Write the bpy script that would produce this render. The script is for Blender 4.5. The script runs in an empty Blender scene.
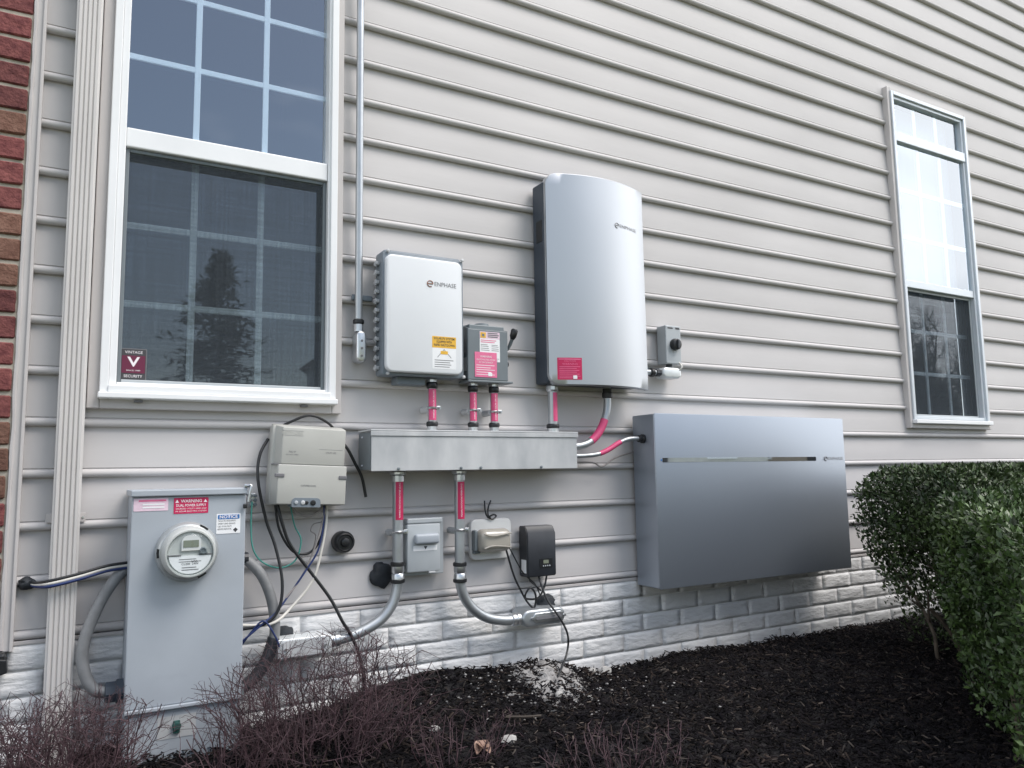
import bpy, bmesh, math, random
import numpy as np
from mathutils import Vector, Matrix, noise
random.seed(7); rng = np.random.default_rng(11)
S = bpy.context.scene
COL = S.collection
R = math.radians

# ------------------------------------------------------------------ camera
# world: X right along the wall, Y into the house (wall face y=0), Z up, z=0 at the bottom edge of the siding
cam = bpy.data.cameras.new("camera"); camo = bpy.data.objects.new("camera", cam); COL.objects.link(camo)
cam.sensor_width = 36; cam.lens = 776.06 / 1024 * 36; cam.clip_start = 0.02; cam.clip_end = 2000
yaw, pit, rol = -0.52272, 0.11103, 0.01544
M3 = Matrix.Rotation(yaw, 3, 'Z') @ Matrix.Rotation(pit, 3, 'X') @ Matrix.Rotation(rol, 3, 'Y')
right, fwd, up = M3.col[0], M3.col[1], M3.col[2]
mw = Matrix((right, up, -fwd)).transposed().to_4x4(); mw.translation = (0, -2.6622, 0.4579)
camo.matrix_world = mw
S.camera = camo
S.render.resolution_x = 1024; S.render.resolution_y = 768

# ------------------------------------------------------------------ sky, sun, exposure
SUN_EL, SUN_AZ = R(54), R(40)            # azimuth from the wall normal towards +X
sdir = Vector((math.sin(SUN_AZ) * math.cos(SUN_EL), -math.cos(SUN_AZ) * math.cos(SUN_EL), math.sin(SUN_EL)))
W = bpy.data.worlds.new("World"); S.world = W; W.use_nodes = True
nt = W.node_tree; nt.nodes.clear()
def N(nt, t, **kw):
    n = nt.nodes.new(t)
    for k, v in kw.items(): setattr(n, k, v)
    return n
wo = N(nt, 'ShaderNodeOutputWorld'); bg = N(nt, 'ShaderNodeBackground'); bg.inputs['Strength'].default_value = 0.1
sky = N(nt, 'ShaderNodeTexSky', sky_type='NISHITA', sun_disc=False)
sky.sun_elevation = SUN_EL; sky.sun_rotation = math.atan2(sdir.x, sdir.y)
sky.air_density = 1.2; sky.dust_density = 0.6; sky.ozone_density = 1.6
tc = N(nt, 'ShaderNodeTexCoord')
mp = N(nt, 'ShaderNodeMapping'); mp.inputs['Location'].default_value = (-7.6, 4.69, -9.08); mp.inputs['Scale'].default_value = (1, 1, 1.8)
nz = N(nt, 'ShaderNodeTexNoise'); nz.inputs['Scale'].default_value = 0.95; nz.inputs['Detail'].default_value = 5; nz.inputs['Roughness'].default_value = 0.5
cr = N(nt, 'ShaderNodeValToRGB'); cr.color_ramp.elements[0].position = 0.43; cr.color_ramp.elements[1].position = 0.62; cr.color_ramp.elements[0].color = (.07, .07, .07, 1)
mx = N(nt, 'ShaderNodeMix', data_type='RGBA'); mx.inputs[7].default_value = (24, 24.2, 24.8, 1)
nt.links.new(tc.outputs['Generated'], mp.inputs[0]); nt.links.new(mp.outputs[0], nz.inputs['Vector'])
nt.links.new(nz.outputs['Fac'], cr.inputs[0]); nt.links.new(cr.outputs[0], mx.inputs[0])
nt.links.new(sky.outputs[0], mx.inputs[6]); nt.links.new(mx.outputs[2], bg.inputs['Color']); nt.links.new(bg.outputs[0], wo.inputs[0])
sl = bpy.data.lights.new("sun", 'SUN'); sl.energy = 2.2; sl.angle = R(30); sl.color = (1, 0.935, 0.87)
so = bpy.data.objects.new("sun", sl); COL.objects.link(so); so.rotation_euler = sdir.to_track_quat('Z', 'Y').to_euler()
S.view_settings.view_transform = 'Standard'; S.view_settings.look = 'None'; S.view_settings.gamma = 1
S.view_settings.exposure = 0.36

# ------------------------------------------------------------------ materials (world-position noise: nothing repeats)
def mat(name, col, rough=0.5, metal=0.0, var=0.08, vs=6.0, stretch=(1, 1, 1), bump=0.0, bs=60.0, bstretch=None, col2=None, lo=.4, hi=.6, rnd=0.0, spec=0.5, rv=0.0, detail=5, island=0.0, bd=.004):
    m = bpy.data.materials.new(name); m.use_nodes = True; t = m.node_tree
    b = t.nodes['Principled BSDF']; b.inputs['Roughness'].default_value = rough; b.inputs['Metallic'].default_value = metal
    b.inputs['Specular IOR Level'].default_value = spec
    g = N(t, 'ShaderNodeNewGeometry'); ma = N(t, 'ShaderNodeMapping'); ma.inputs['Scale'].default_value = stretch
    t.links.new(g.outputs['Position'], ma.inputs[0])
    n1 = N(t, 'ShaderNodeTexNoise'); n1.inputs['Scale'].default_value = vs; n1.inputs['Detail'].default_value = detail
    t.links.new(ma.outputs[0], n1.inputs['Vector'])
    c = N(t, 'ShaderNodeValToRGB'); c.color_ramp.elements[0].position = lo - .1; c.color_ramp.elements[1].position = hi + .1
    if col2 is None:
        a = [x * (1 - var) for x in col]; d = [min(1, x * (1 + var)) for x in col]
    else: a, d = col, col2
    c.color_ramp.elements[0].color = (*a, 1); c.color_ramp.elements[1].color = (*d, 1)
    t.links.new(n1.outputs['Fac'], c.inputs[0]); out = c.outputs[0]
    if rnd or island:
        h = N(t, 'ShaderNodeHueSaturation')
        mr = N(t, 'ShaderNodeMapRange'); k = rnd or island
        mr.inputs[3].default_value = 1 - k; mr.inputs[4].default_value = 1 + k
        if rnd: oi = N(t, 'ShaderNodeObjectInfo'); t.links.new(oi.outputs['Random'], mr.inputs[0])
        else: t.links.new(g.outputs['Random Per Island'], mr.inputs[0])
        t.links.new(mr.outputs[0], h.inputs['Value']); t.links.new(out, h.inputs['Color']); out = h.outputs[0]
    t.links.new(out, b.inputs['Base Color'])
    if rv:
        mr = N(t, 'ShaderNodeMapRange'); mr.inputs[3].default_value = rough - rv; mr.inputs[4].default_value = rough + rv
        t.links.new(n1.outputs['Fac'], mr.inputs[0]); t.links.new(mr.outputs[0], b.inputs['Roughness'])
    if bump:
        m2 = N(t, 'ShaderNodeMapping'); m2.inputs['Scale'].default_value = bstretch or (1, 1, 1); t.links.new(g.outputs['Position'], m2.inputs[0])
        n2 = N(t, 'ShaderNodeTexNoise'); n2.inputs['Scale'].default_value = bs; n2.inputs['Detail'].default_value = 4
        t.links.new(m2.outputs[0], n2.inputs['Vector'])
        bp = N(t, 'ShaderNodeBump'); bp.inputs['Strength'].default_value = bump; bp.inputs['Distance'].default_value = bd
        t.links.new(n2.outputs['Fac'], bp.inputs['Height']); t.links.new(bp.outputs[0], b.inputs['Normal'])
    return m
MT = {}
MT['siding'] = mat('vinyl_siding', (.520, .503, .500), .62, var=.06, vs=2.2, stretch=(.6, 1, 1.6), bump=.06, bs=30, bstretch=(.3, 1, 3))
MT['trim'] = mat('beige_trim', (.51, .485, .475), .45, var=.04)
MT['white'] = mat('white_vinyl', (.80, .81, .82), .32, var=.03)
MT['alum'] = mat('pale_aluminium', (.58, .62, .66), .34, .3, var=.04)
MT['grille'] = mat('white_grille', (.72, .76, .78), .4, var=.03)
MT['lightgrille'] = mat('greenish_grille', (.60, .66, .64), .5, var=.05)
MT['found'] = mat('painted_foundation', (.70, .70, .70), .65, var=.10, vs=5, bump=.6, bs=34, bstretch=(.75, 1, 1.9), rnd=.035, bd=.011)
MT['mortar'] = mat('painted_joint', (.70, .70, .69), .8, var=.08, vs=9, bump=.3)
MT['brick'] = mat('red_brick', (.085, .018, .020), .85, vs=45, col2=(.19, .060, .055), bump=.9, bs=120, rnd=.35)
MT['brick2'] = mat('brown_brick', (.12, .052, .035), .85, vs=45, col2=(.20, .105, .075), bump=.9, bs=120, rnd=.25)
MT['bmortar'] = mat('brick_mortar', (.42, .38, .32), .9, var=.15, vs=40, bump=.4)
MT['panel'] = mat('grey_blue_paint', (.365, .40, .44), .45, var=.09, vs=4, bump=.03, bs=200, rv=.05)
MT['grey'] = mat('grey_paint', (.40, .43, .45), .42, var=.05, vs=9)
MT['dgrey'] = mat('slate_grey_paint', (.155, .18, .195), .45, var=.07, vs=9)
MT['dbody'] = mat('dark_blue_grey', (.040, .052, .070), .5, var=.07, vs=6)
MT['cbody'] = mat('combiner_grey', (.17, .20, .23), .5, var=.06, vs=8)
MT['lid'] = mat('white_lid', (.69, .71, .73), .36, var=.02)
MT['silver'] = mat('brushed_silver', (.47, .49, .515), .43, .8, var=.02, vs=3, bump=.02, bs=300, bstretch=(1, 1, .02))
MT['battery'] = mat('battery_grey', (.31, .345, .395), .38, .64, var=.02, vs=2, bump=.015, bs=400)
MT['mirror'] = mat('glossy_strip', (.62, .68, .74), .02, 1.0, var=.02)
MT['galv'] = mat('galvanised_steel', (.40, .415, .43), .5, .15, vs=13, stretch=(1, 1, .45), col2=(.56, .57, .575), rv=.12, lo=.42, hi=.58)
MT['emt'] = mat('steel_conduit', (.42, .445, .465), .42, .75, var=.10, vs=14, rv=.08)
MT['zinc'] = mat('bright_zinc', (.60, .62, .64), .32, .9, var=.08, vs=30)
MT['castwhite'] = mat('pale_cast_metal', (.70, .73, .74), .38, .35, var=.06, vs=30)
MT['black'] = mat('black_plastic', (.012, .013, .015), .4, var=.2, vs=20)
MT['char'] = mat('charcoal_plastic', (.025, .028, .034), .42, var=.15, vs=20)
MT['putty'] = mat('black_putty', (.022, .026, .032), .7, var=.3, vs=30, bump=.8, bs=70)
MT['nid'] = mat('beige_grey_plastic', (.43, .43, .40), .5, var=.04, vs=8)
MT['flex'] = mat('grey_flex_conduit', (.20, .205, .21), .5, var=.18, vs=25, bump=.15, bs=60)
MT['pink'] = mat('faded_pink_label', (.62, .07, .19), .5, var=.1, vs=40)
MT['red'] = mat('magenta_red_label', (.50, .012, .085), .45, var=.06, vs=40)
MT['burg'] = mat('burgundy_print', (.13, .012, .045), .5)
MT['fpink'] = mat('washed_pink_label', (.72, .16, .30), .5, var=.08, vs=40)
MT['ppink'] = mat('bleached_label', (.72, .55, .64), .5, var=.08, vs=60)
MT['yellow'] = mat('amber_label', (.75, .43, .04), .5, var=.05, vs=40)
MT['paper'] = mat('white_label', (.80, .81, .82), .5, var=.03, vs=40)
MT['blue'] = mat('blue_label', (.025, .15, .42), .5, var=.05)
MT['ink'] = mat('dark_ink', (.05, .05, .055), .6)
MT['gink'] = mat('grey_ink', (.16, .16, .17), .6)
MT['lgink'] = mat('pale_grey_ink', (.27, .27, .28), .5)
MT['rink'] = mat('orange_ink', (.26, .12, .08), .6)
MT['wink'] = mat('white_ink', (.85, .8, .82), .6)
MT['green'] = mat('green_wire', (.05, .26, .22), .45)
MT['dgreen'] = mat('dull_green_plastic', (.02, .085, .075), .5)
MT['bluew'] = mat('blue_wire', (.014, .03, .12), .45)
MT['wirew'] = mat('white_wire', (.62, .60, .55), .45)
MT['wireg'] = mat('grey_wire', (.26, .24, .23), .45)
MT['bubble'] = mat('smoky_clear_plastic', (.36, .34, .30), .18, var=.08, vs=18, spec=.7)
MT['plate'] = mat('off_white_plastic', (.66, .66, .65), .42, var=.03)
MT['lcd'] = mat('display_glass', (.20, .22, .17), .2, var=.05)
MT['face'] = mat('meter_face', (.48, .50, .485), .4, var=.03)
MT['ring'] = mat('meter_ring', (.36, .38, .385), .33, .35, var=.04)
MT['down'] = mat('painted_aluminium', (.56, .54, .525), .42, var=.06, vs=8, stretch=(1, 1, .35))
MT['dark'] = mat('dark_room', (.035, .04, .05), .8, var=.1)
MT['mulch'] = mat('black_mulch', (.003, .003, .005), .9, vs=24, col2=(.012, .010, .010), bump=1.0, bs=80)
MT['chip'] = mat('bark_chips', (.003, .003, .0045), .9, vs=6, col2=(.010, .008, .009), island=.8, spec=.12)
MT['chip2'] = mat('brown_chips', (.008, .006, .005), .85, vs=10, col2=(.032, .023, .019), island=.6, spec=.2)
MT['tanchip'] = mat('tan_chips', (.025, .020, .017), .8, vs=10, col2=(.085, .066, .052), island=.5)
MT['lime'] = mat('white_mortar_debris', (.14, .135, .135), .95, vs=26, col2=(.42, .41, .40), bump=1.0, bs=120, bd=.006)
MT['stone'] = mat('pale_stone', (.27, .265, .255), .85, vs=30, col2=(.46, .45, .43), bump=.4)
MT['twig'] = mat('purple_twigs', (.036, .019, .024), .6, vs=14, col2=(.088, .049, .057), island=.35)
MT['stem'] = mat('brown_stem', (.05, .04, .03), .8, vs=30, col2=(.10, .08, .06), bump=.4)
MT['leaf'] = mat('hedge_leaf', (.019, .036, .013), .45, vs=7, col2=(.058, .090, .028), island=.7, spec=.4)
MT['leaf2'] = mat('fresh_hedge_leaf', (.022, .045, .014), .42, vs=7, col2=(.064, .105, .028), island=.65, spec=.45)
MT['needle'] = mat('conifer_needles', (.010, .02, .012), .7, island=.4)
MT['bark'] = mat('grey_bark', (.05, .042, .038), .9, island=.3)
MT['lawn'] = mat('lawn_grass', (.09, .11, .045), .9, vs=2, col2=(.17, .16, .08))
MT['deadleaf'] = mat('dry_leaf', (.26, .15, .11), .7, vs=60, col2=(.40, .27, .21))

def glassmat(name, ior, tint):
    m = bpy.data.materials.new(name); m.use_nodes = True; t = m.node_tree; t.nodes.clear()
    o = N(t, 'ShaderNodeOutputMaterial'); f = N(t, 'ShaderNodeFresnel'); f.inputs[0].default_value = ior
    tr = N(t, 'ShaderNodeBsdfTransparent'); tr.inputs[0].default_value = tint
    gl = N(t, 'ShaderNodeBsdfGlossy'); gl.inputs['Roughness'].default_value = .012; gl.inputs[0].default_value = (.9, .95, 1, 1)
    # slight waviness of double glazing
    g = N(t, 'ShaderNodeNewGeometry'); n2 = N(t, 'ShaderNodeTexNoise'); n2.inputs['Scale'].default_value = 3.0; n2.inputs['Detail'].default_value = 1
    bp = N(t, 'ShaderNodeBump'); bp.inputs['Strength'].default_value = .04; bp.inputs['Distance'].default_value = .02
    t.links.new(g.outputs['Position'], n2.inputs['Vector']); t.links.new(n2.outputs['Fac'], bp.inputs['Height']); t.links.new(bp.outputs[0], gl.inputs['Normal'])
    mxx = N(t, 'ShaderNodeMixShader'); bf = N(t, 'ShaderNodeMath', operation='SUBTRACT'); bf.inputs[0].default_value = 1; t.links.new(g.outputs['Backfacing'], bf.inputs[1])
    fm = N(t, 'ShaderNodeMath', operation='MULTIPLY'); t.links.new(f.outputs[0], fm.inputs[0]); t.links.new(bf.outputs[0], fm.inputs[1])
    t.links.new(fm.outputs[0], mxx.inputs[0]); t.links.new(tr.outputs[0], mxx.inputs[1]); t.links.new(gl.outputs[0], mxx.inputs[2])
    t.links.new(mxx.outputs[0], o.inputs[0]); return m
MT['glass'] = glassmat('window_glass', 3.2, (.90, .94, .97, 1))
MT['cover'] = glassmat('clear_cover', 1.35, (.93, .95, .95, 1))
def screenmat():
    m = bpy.data.materials.new('insect_mesh'); m.use_nodes = True; t = m.node_tree; t.nodes.clear()
    o = N(t, 'ShaderNodeOutputMaterial'); tr = N(t, 'ShaderNodeBsdfTransparent'); d = N(t, 'ShaderNodeBsdfDiffuse')
    g = N(t, 'ShaderNodeNewGeometry')
    cs = []
    for st in ((60, 1, 1.2), (1.5, 1, 55)):
        ma = N(t, 'ShaderNodeMapping'); ma.inputs['Scale'].default_value = st; t.links.new(g.outputs['Position'], ma.inputs[0])
        n = N(t, 'ShaderNodeTexNoise'); n.inputs['Scale'].default_value = 2; n.inputs['Detail'].default_value = 3; t.links.new(ma.outputs[0], n.inputs['Vector']); cs.append(n)
    ad = N(t, 'ShaderNodeMath', operation='ADD'); t.links.new(cs[0].outputs['Fac'], ad.inputs[0]); t.links.new(cs[1].outputs['Fac'], ad.inputs[1])
    mr = N(t, 'ShaderNodeMapRange'); mr.inputs[1].default_value = .7; mr.inputs[2].default_value = 1.3; mr.inputs[3].default_value = .20; mr.inputs[4].default_value = .36
    t.links.new(ad.outputs[0], mr.inputs[0]); d.inputs[0].default_value = (.085, .10, .115, 1)
    mxx = N(t, 'ShaderNodeMixShader'); t.links.new(mr.outputs[0], mxx.inputs[0]); t.links.new(tr.outputs[0], mxx.inputs[1]); t.links.new(d.outputs[0], mxx.inputs[2])
    t.links.new(mxx.outputs[0], o.inputs[0]); return m
MT['screen'] = screenmat()

# ------------------------------------------------------------------ object helpers
def root_loc(p):
    while p.parent: p = p.parent
    return p.location
def thing(name, label, cat, loc=(0, 0, 0), group=None):
    o = bpy.data.objects.new(name, None); COL.objects.link(o); o.location = loc; o.empty_display_size = .05
    o['label'] = label; o['category'] = cat
    if group: o['group'] = group
    return o
def finish(name, me, m, parent=None, loc=None, label=None, cat=None, group=None, kind=None):
    """world-coordinate mesh -> object under parent (or top level with its origin at loc)"""
    o = bpy.data.objects.new(name, me); COL.objects.link(o)
    L = Vector(root_loc(parent)) if parent else Vector(loc or (0, 0, 0))
    me.transform(Matrix.Translation(-L))
    if parent: o.parent = parent
    else: o.location = L
    if m is not None: me.materials.append(MT[m] if isinstance(m, str) else m)
    if label: o['label'] = label
    if cat: o['category'] = cat
    if group: o['group'] = group
    if kind: o['kind'] = kind
    return o
def obj(name, bm, m, parent=None, smooth=False, **kw):
    me = bpy.data.meshes.new(name); bm.normal_update()
    if smooth is not False:
        a = R(smooth if smooth is not True else 40)
        for f in bm.faces: f.smooth = True
        for e in bm.edges:
            if len(e.link_faces) == 2 and e.calc_face_angle(0) > a: e.smooth = False
    bm.to_mesh(me); bm.free(); return finish(name, me, m, parent, **kw)
B = bmesh.new
def box(bm, x0, x1, y0, y1, z0, z1, bev=.003, seg=2):
    r = bmesh.ops.create_cube(bm, size=1); vs = r['verts']
    bmesh.ops.scale(bm, vec=(abs(x1 - x0), abs(y1 - y0), abs(z1 - z0)), verts=vs)
    bmesh.ops.translate(bm, vec=((x0 + x1) / 2, (y0 + y1) / 2, (z0 + z1) / 2), verts=vs)
    if bev:
        es = list({e for v in vs for e in v.link_edges})
        bmesh.ops.bevel(bm, geom=es, offset=bev, segments=seg, profile=.5, affect='EDGES')
    return bm
def poly(bm, pts, y0, y1, bev=0):
    """prism: polygon in XZ extruded from y0 (front) to y1"""
    f = [bm.verts.new((x, y0, z)) for x, z in pts]; b = [bm.verts.new((x, y1, z)) for x, z in pts]
    n = len(pts); ff = bm.faces.new(f); bm.faces.new(b[::-1])
    for i in range(n): bm.faces.new((f[(i + 1) % n], f[i], b[i], b[(i + 1) % n]))
    bmesh.ops.recalc_face_normals(bm, faces=bm.faces[:])
    if bev: bmesh.ops.bevel(bm, geom=list(ff.edges), offset=bev, segments=3, profile=.5, affect='EDGES')
    return bm
def rr(x0, x1, z0, z1, r, n=6):
    rs = r if isinstance(r, (list, tuple)) else (r,) * 4     # bl, br, tr, tl
    out = []
    for (cx, cz, a0, q) in ((x0 + rs[0], z0 + rs[0], 180, rs[0]), (x1 - rs[1], z0 + rs[1], 270, rs[1]), (x1 - rs[2], z1 - rs[2], 0, rs[2]), (x0 + rs[3], z1 - rs[3], 90, rs[3])):
        for i in range(n + 1):
            a = R(a0 + 90 * i / n); out.append((cx + q * math.cos(a), cz + q * math.sin(a)))
            if q < 1e-5: break
    return out
def rplate(bm, x0, x1, z0, z1, y0, y1, r, bev=0, n=6): return poly(bm, rr(x0, x1, z0, z1, r, n), y0, y1, bev)
def smoothpts(pts, k=6):
    P = [Vector(p) for p in pts]
    if len(P) < 3: return P
    Q = [2 * P[0] - P[1]] + P + [2 * P[-1] - P[-2]]; out = []
    for i in range(1, len(Q) - 2):
        a, b, c, d = Q[i - 1:i + 3]
        for j in range(k):
            t = j / k
            out.append(.5 * ((2 * b) + (c - a) * t + (2 * a - 5 * b + 4 * c - d) * t * t + (3 * b - a - 3 * c + d) * t ** 3))
    out.append(P[-1]); return out
def tube(bm, pts, r, n=8, caps=True, rfun=None):
    P = [Vector(p) for p in pts]; rings = []
    t0 = (P[1] - P[0]).normalized(); nrm = t0.orthogonal().normalized()
    for i, p in enumerate(P):
        t = (P[min(i + 1, len(P) - 1)] - P[max(i - 1, 0)]).normalized()
        nrm = (nrm - t * nrm.dot(t)); nrm = nrm.normalized() if nrm.length > 1e-6 else t.orthogonal().normalized()
        b = t.cross(nrm); rad = rfun(i) if rfun else r
        rings.append([bm.verts.new(p + rad * (math.cos(2 * math.pi * k / n) * nrm + math.sin(2 * math.pi * k / n) * b)) for k in range(n)])
    for a, b in zip(rings, rings[1:]):
        for k in range(n): bm.faces.new((a[k], a[(k + 1) % n], b[(k + 1) % n], b[k]))
    if caps: bm.faces.new(rings[0][::-1]); bm.faces.new(rings[-1])
    return bm
def lathe(bm, c, axis, prof, n=24):
    """prof: list of (distance along axis, radius)"""
    ax = Vector(axis).normalized(); u = ax.orthogonal().normalized(); v = ax.cross(u); c = Vector(c); rings = []
    for h, r in prof:
        rings.append([bm.verts.new(c + ax * h + max(r, 1e-4) * (math.cos(2 * math.pi * k / n) * u + math.sin(2 * math.pi * k / n) * v)) for k in range(n)])
    for a, b in zip(rings, rings[1:]):
        for k in range(n): bm.faces.new((a[k], a[(k + 1) % n], b[(k + 1) % n], b[k]))
    bm.faces.new(rings[0][::-1]); bm.faces.new(rings[-1])
    bmesh.ops.recalc_face_normals(bm, faces=bm.faces[:]); return bm
def cyl(bm, c, axis, h, r, n=20, ch=.0): 
    return lathe(bm, c, axis, [(0, r - ch), (ch, r), (h - ch, r), (h, r - ch)] if ch else [(0, r), (h, r)], n)
def txt(s, x, y, z, h, m, parent, width=None, rot=0, name='lettering', tilt=0, bold=.0):
    """flat letters lying in the plane y, centred on x, z"""
    c = bpy.data.curves.new('t', 'FONT'); c.body = s; c.align_x = 'CENTER'; c.align_y = 'CENTER'; c.size = h * 1.4; c.resolution_u = 2; c.offset = bold * h * 1.6
    o = bpy.data.objects.new('t', c); me = bpy.data.meshes.new_from_object(o)
    bpy.data.objects.remove(o); bpy.data.curves.remove(c)
    xs = [v.co.x for v in me.vertices] or [0]; w = max(xs) - min(xs) or 1; cx = (max(xs) + min(xs)) / 2
    k = width / w if width else 1
    me.transform(Matrix.Translation((-cx, 0, 0)))
    me.transform(Matrix.Translation((x, y, z)) @ Matrix.Rotation(rot, 4, 'Y') @ Matrix.Rotation(R(90), 4, 'X') @ Matrix.Diagonal((k, 1, 1, 1)))
    return finish(name, me, m, parent)
def lines(bm, x0, x1, zs, y, h, frac=None):
    for i, z in enumerate(zs):
        e = x1 - (x1 - x0) * ((frac[i] if frac else random.uniform(0, .25)))
        vs = [bm.verts.new(p) for p in ((x0, y, z - h / 2), (e, y, z - h / 2), (e, y, z + h / 2), (x0, y, z + h / 2))]; bm.faces.new(vs)
    return bm
def sticker(name, x0, x1, z0, z1, y, m, parent, r=.002, label=None):
    o = obj(name, rplate(B(), x0, x1, z0, z1, y - .0006, y, r, n=2), m, parent)
    if label: o['label'] = label
    return o

# ------------------------------------------------------------------ numpy batches (stuff, twigs, leaves)
def mesh_np(name, V, F):
    me = bpy.data.meshes.new(name); F = np.asarray(F, dtype=np.int32); k = F.shape[1]
    me.vertices.add(len(V)); me.vertices.foreach_set('co', np.asarray(V, dtype=np.float32).ravel())
    me.loops.add(F.size); me.loops.foreach_set('vertex_index', F.ravel())
    me.polygons.add(len(F)); me.polygons.foreach_set('loop_start', np.arange(0, F.size, k, dtype=np.int32)); me.polygons.foreach_set('loop_total', np.full(len(F), k, dtype=np.int32))
    me.update(calc_edges=True); me.validate(); return me
def seg_mesh(name, segs, n=4):
    """segs: array (k, 8): p0(3) p1(3) r0 r1 -> tapered prisms"""
    A = np.array(segs); p0, p1, r0, r1 = A[:, :3], A[:, 3:6], A[:, 6], A[:, 7]
    d = p1 - p0; d /= np.linalg.norm(d, axis=1)[:, None] + 1e-9
    h = np.where(np.abs(d[:, 2:3]) < .9, np.array([[0, 0, 1.]]), np.array([[1., 0, 0]])); u = np.cross(d, h); u /= np.linalg.norm(u, axis=1)[:, None]; v = np.cross(d, u)
    V = np.zeros((len(A), 2 * n, 3))
    for k in range(n):
        a = 2 * math.pi * k / n; w = math.cos(a) * u + math.sin(a) * v
        V[:, k] = p0 + w * r0[:, None]; V[:, n + k] = p1 + w * r1[:, None]
    F = []; base = np.arange(len(A))[:, None] * 2 * n
    for k in range(n): F.append(base + np.array([[k, (k + 1) % n, n + (k + 1) % n, n + k]]))
    return mesh_np(name, V.reshape(-1, 3), np.concatenate(F))
def leaf_mesh(name, C, D, U, L, Wd):
    """folded pointed leaves: centre base C, direction D, up U, length, width"""
    D = D / np.linalg.norm(D, axis=1)[:, None]; S_ = np.cross(D, U); S_ /= np.linalg.norm(S_, axis=1)[:, None] + 1e-9; Nn = np.cross(S_, D)
    L = L[:, None]; Wd = Wd[:, None]
    V = np.stack([C, C + D * L * .45 + S_ * Wd * .5 + Nn * Wd * .16, C + D * L + Nn * L * -.06, C + D * L * .45 - S_ * Wd * .5 + Nn * Wd * .16, C + D * L * .5], axis=1)
    b = np.arange(len(C))[:, None] * 5
    F = np.concatenate([b + np.array([[0, 1, 4]]), b + np.array([[1, 2, 4]]), b + np.array([[2, 3, 4]]), b + np.array([[3, 0, 4]])])
    return mesh_np(name, V.reshape(-1, 3), F)

# ------------------------------------------------------------------ ground
def gz(x, y):
    z = -.345 - .012 * min(max(x - 1.6, 0), 2.0) - .012 * abs(y)
    z += .085 * math.exp(-((x - 1.18) / .34) ** 2) * math.exp(y / .16) + .05 * math.exp(-((x - 1.62) / .16) ** 2 - ((y + .10) / .16) ** 2)
    z += .022 * noise.noise((x * 2.3, y * 2.3, 3)) + .010 * noise.noise((x * 8, y * 8, 9))
    return z
def ground_sheet():
    xs = np.concatenate([np.linspace(-60, -2.2, 8), np.linspace(-2, 5.6, 190), np.linspace(6, 80, 9)])
    ys = np.concatenate([np.linspace(-140, -3.2, 9), np.linspace(-3, .06, 80)])
    V = []; 
    for y in ys:
        for x in xs: V.append((x, y, gz(x, max(y, -4))))
    nx = len(xs); F = [(j * nx + i, j * nx + i + 1, (j + 1) * nx + i + 1, (j + 1) * nx + i) for j in range(len(ys) - 1) for i in range(nx - 1)]
    me = mesh_np('ground', V, F); me.polygons.foreach_set('use_smooth', np.ones(len(F), bool))
    return finish('ground', me, 'mulch', kind='structure')
ground = ground_sheet()
def lawn_sheet():
    V = [(x, y, gz(0, -4) + .02 + (.03 if y < -3 else .0)) for y in (-140, -20, -8, -3.4, -2.35) for x in np.linspace(-60, 80, 15)]
    F = [(j * 15 + i, j * 15 + i + 1, (j + 1) * 15 + i + 1, (j + 1) * 15 + i) for j in range(4) for i in range(14)]
    return finish('lawn', mesh_np('lawn', V, F), 'lawn', kind='structure')
lawn_sheet()
def chips(name, n, lx, wx, m, region, zoff=.004):
    X = rng.uniform(region[0], region[1], n); Y = -np.abs(rng.uniform(0, 1, n)) ** 1.0 * region[2] - .005
    Z = np.array([gz(a, b) for a, b in zip(X, Y)]) + rng.uniform(0, .016, n) + zoff
    az = rng.uniform(0, 6.283, n); ti = rng.normal(0, .35, n); ro = rng.normal(0, .5, n)
    L = rng.uniform(.4, 1.3, n) * lx; Wd = rng.uniform(.5, 1.3, n) * wx; T = Wd * rng.uniform(.25, .6, n)
    D = np.stack([np.cos(az) * np.cos(ti), np.sin(az) * np.cos(ti), np.sin(ti)], 1); H = np.stack([-np.sin(az), np.cos(az), np.zeros(n)], 1)
    U = np.cross(D, H); Sd = H * np.cos(ro)[:, None] + U * np.sin(ro)[:, None]; U = np.cross(D, Sd)
    C = np.stack([X, Y, Z], 1); V = np.zeros((n, 8, 3)); 
    q = [(-1, -1, -1), (1, -.7, -1), (1, .7, -1), (-1, 1, -1), (-.9, -.9, 1), (.9, -.5, 1), (.9, .6, 1), (-.9, .8, 1)]
    for k, (a, b, c) in enumerate(q): V[:, k] = C + D * (L * a / 2)[:, None] + Sd * (Wd * b / 2)[:, None] + U * (T * c / 2)[:, None]
    b = np.arange(n)[:, None] * 8
    F = np.concatenate([b + np.array([f]) for f in ((4, 5, 6, 7), (0, 1, 5, 4), (1, 2, 6, 5), (2, 3, 7, 6), (3, 0, 4, 7))])
    return finish(name, mesh_np(name, V.reshape(-1, 3), F), m, kind='stuff')
o = chips('bark_mulch', 76000, .027, .0048, 'chip', (-.6, 4.2, 1.9)); o['label'] = 'black shredded bark mulch covering the planting bed'
o = chips('brown_mulch', 9000, .030, .005, 'chip2', (-.6, 4.2, 1.9), .008); o['label'] = 'browner shreds mixed through the black mulch'
o = chips('tan_mulch_flecks', 1800, .022, .004, 'tanchip', (-.6, 4.2, 1.9), .012); o['label'] = 'pale wood flecks scattered through the dark mulch'

# ------------------------------------------------------------------ house: siding, foundation, brick, windows
house = thing('house', 'beige vinyl sided house wall on a white painted brick foundation', 'house', (2.5, .1, -.35))
CO = .1524
HOLES = [(.078, .815, .70, 2.44), (4.12, 4.85, .70, 2.63)]        # window openings x0 x1 z0 z1
XA, XB = -.118, 8.0
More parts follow.
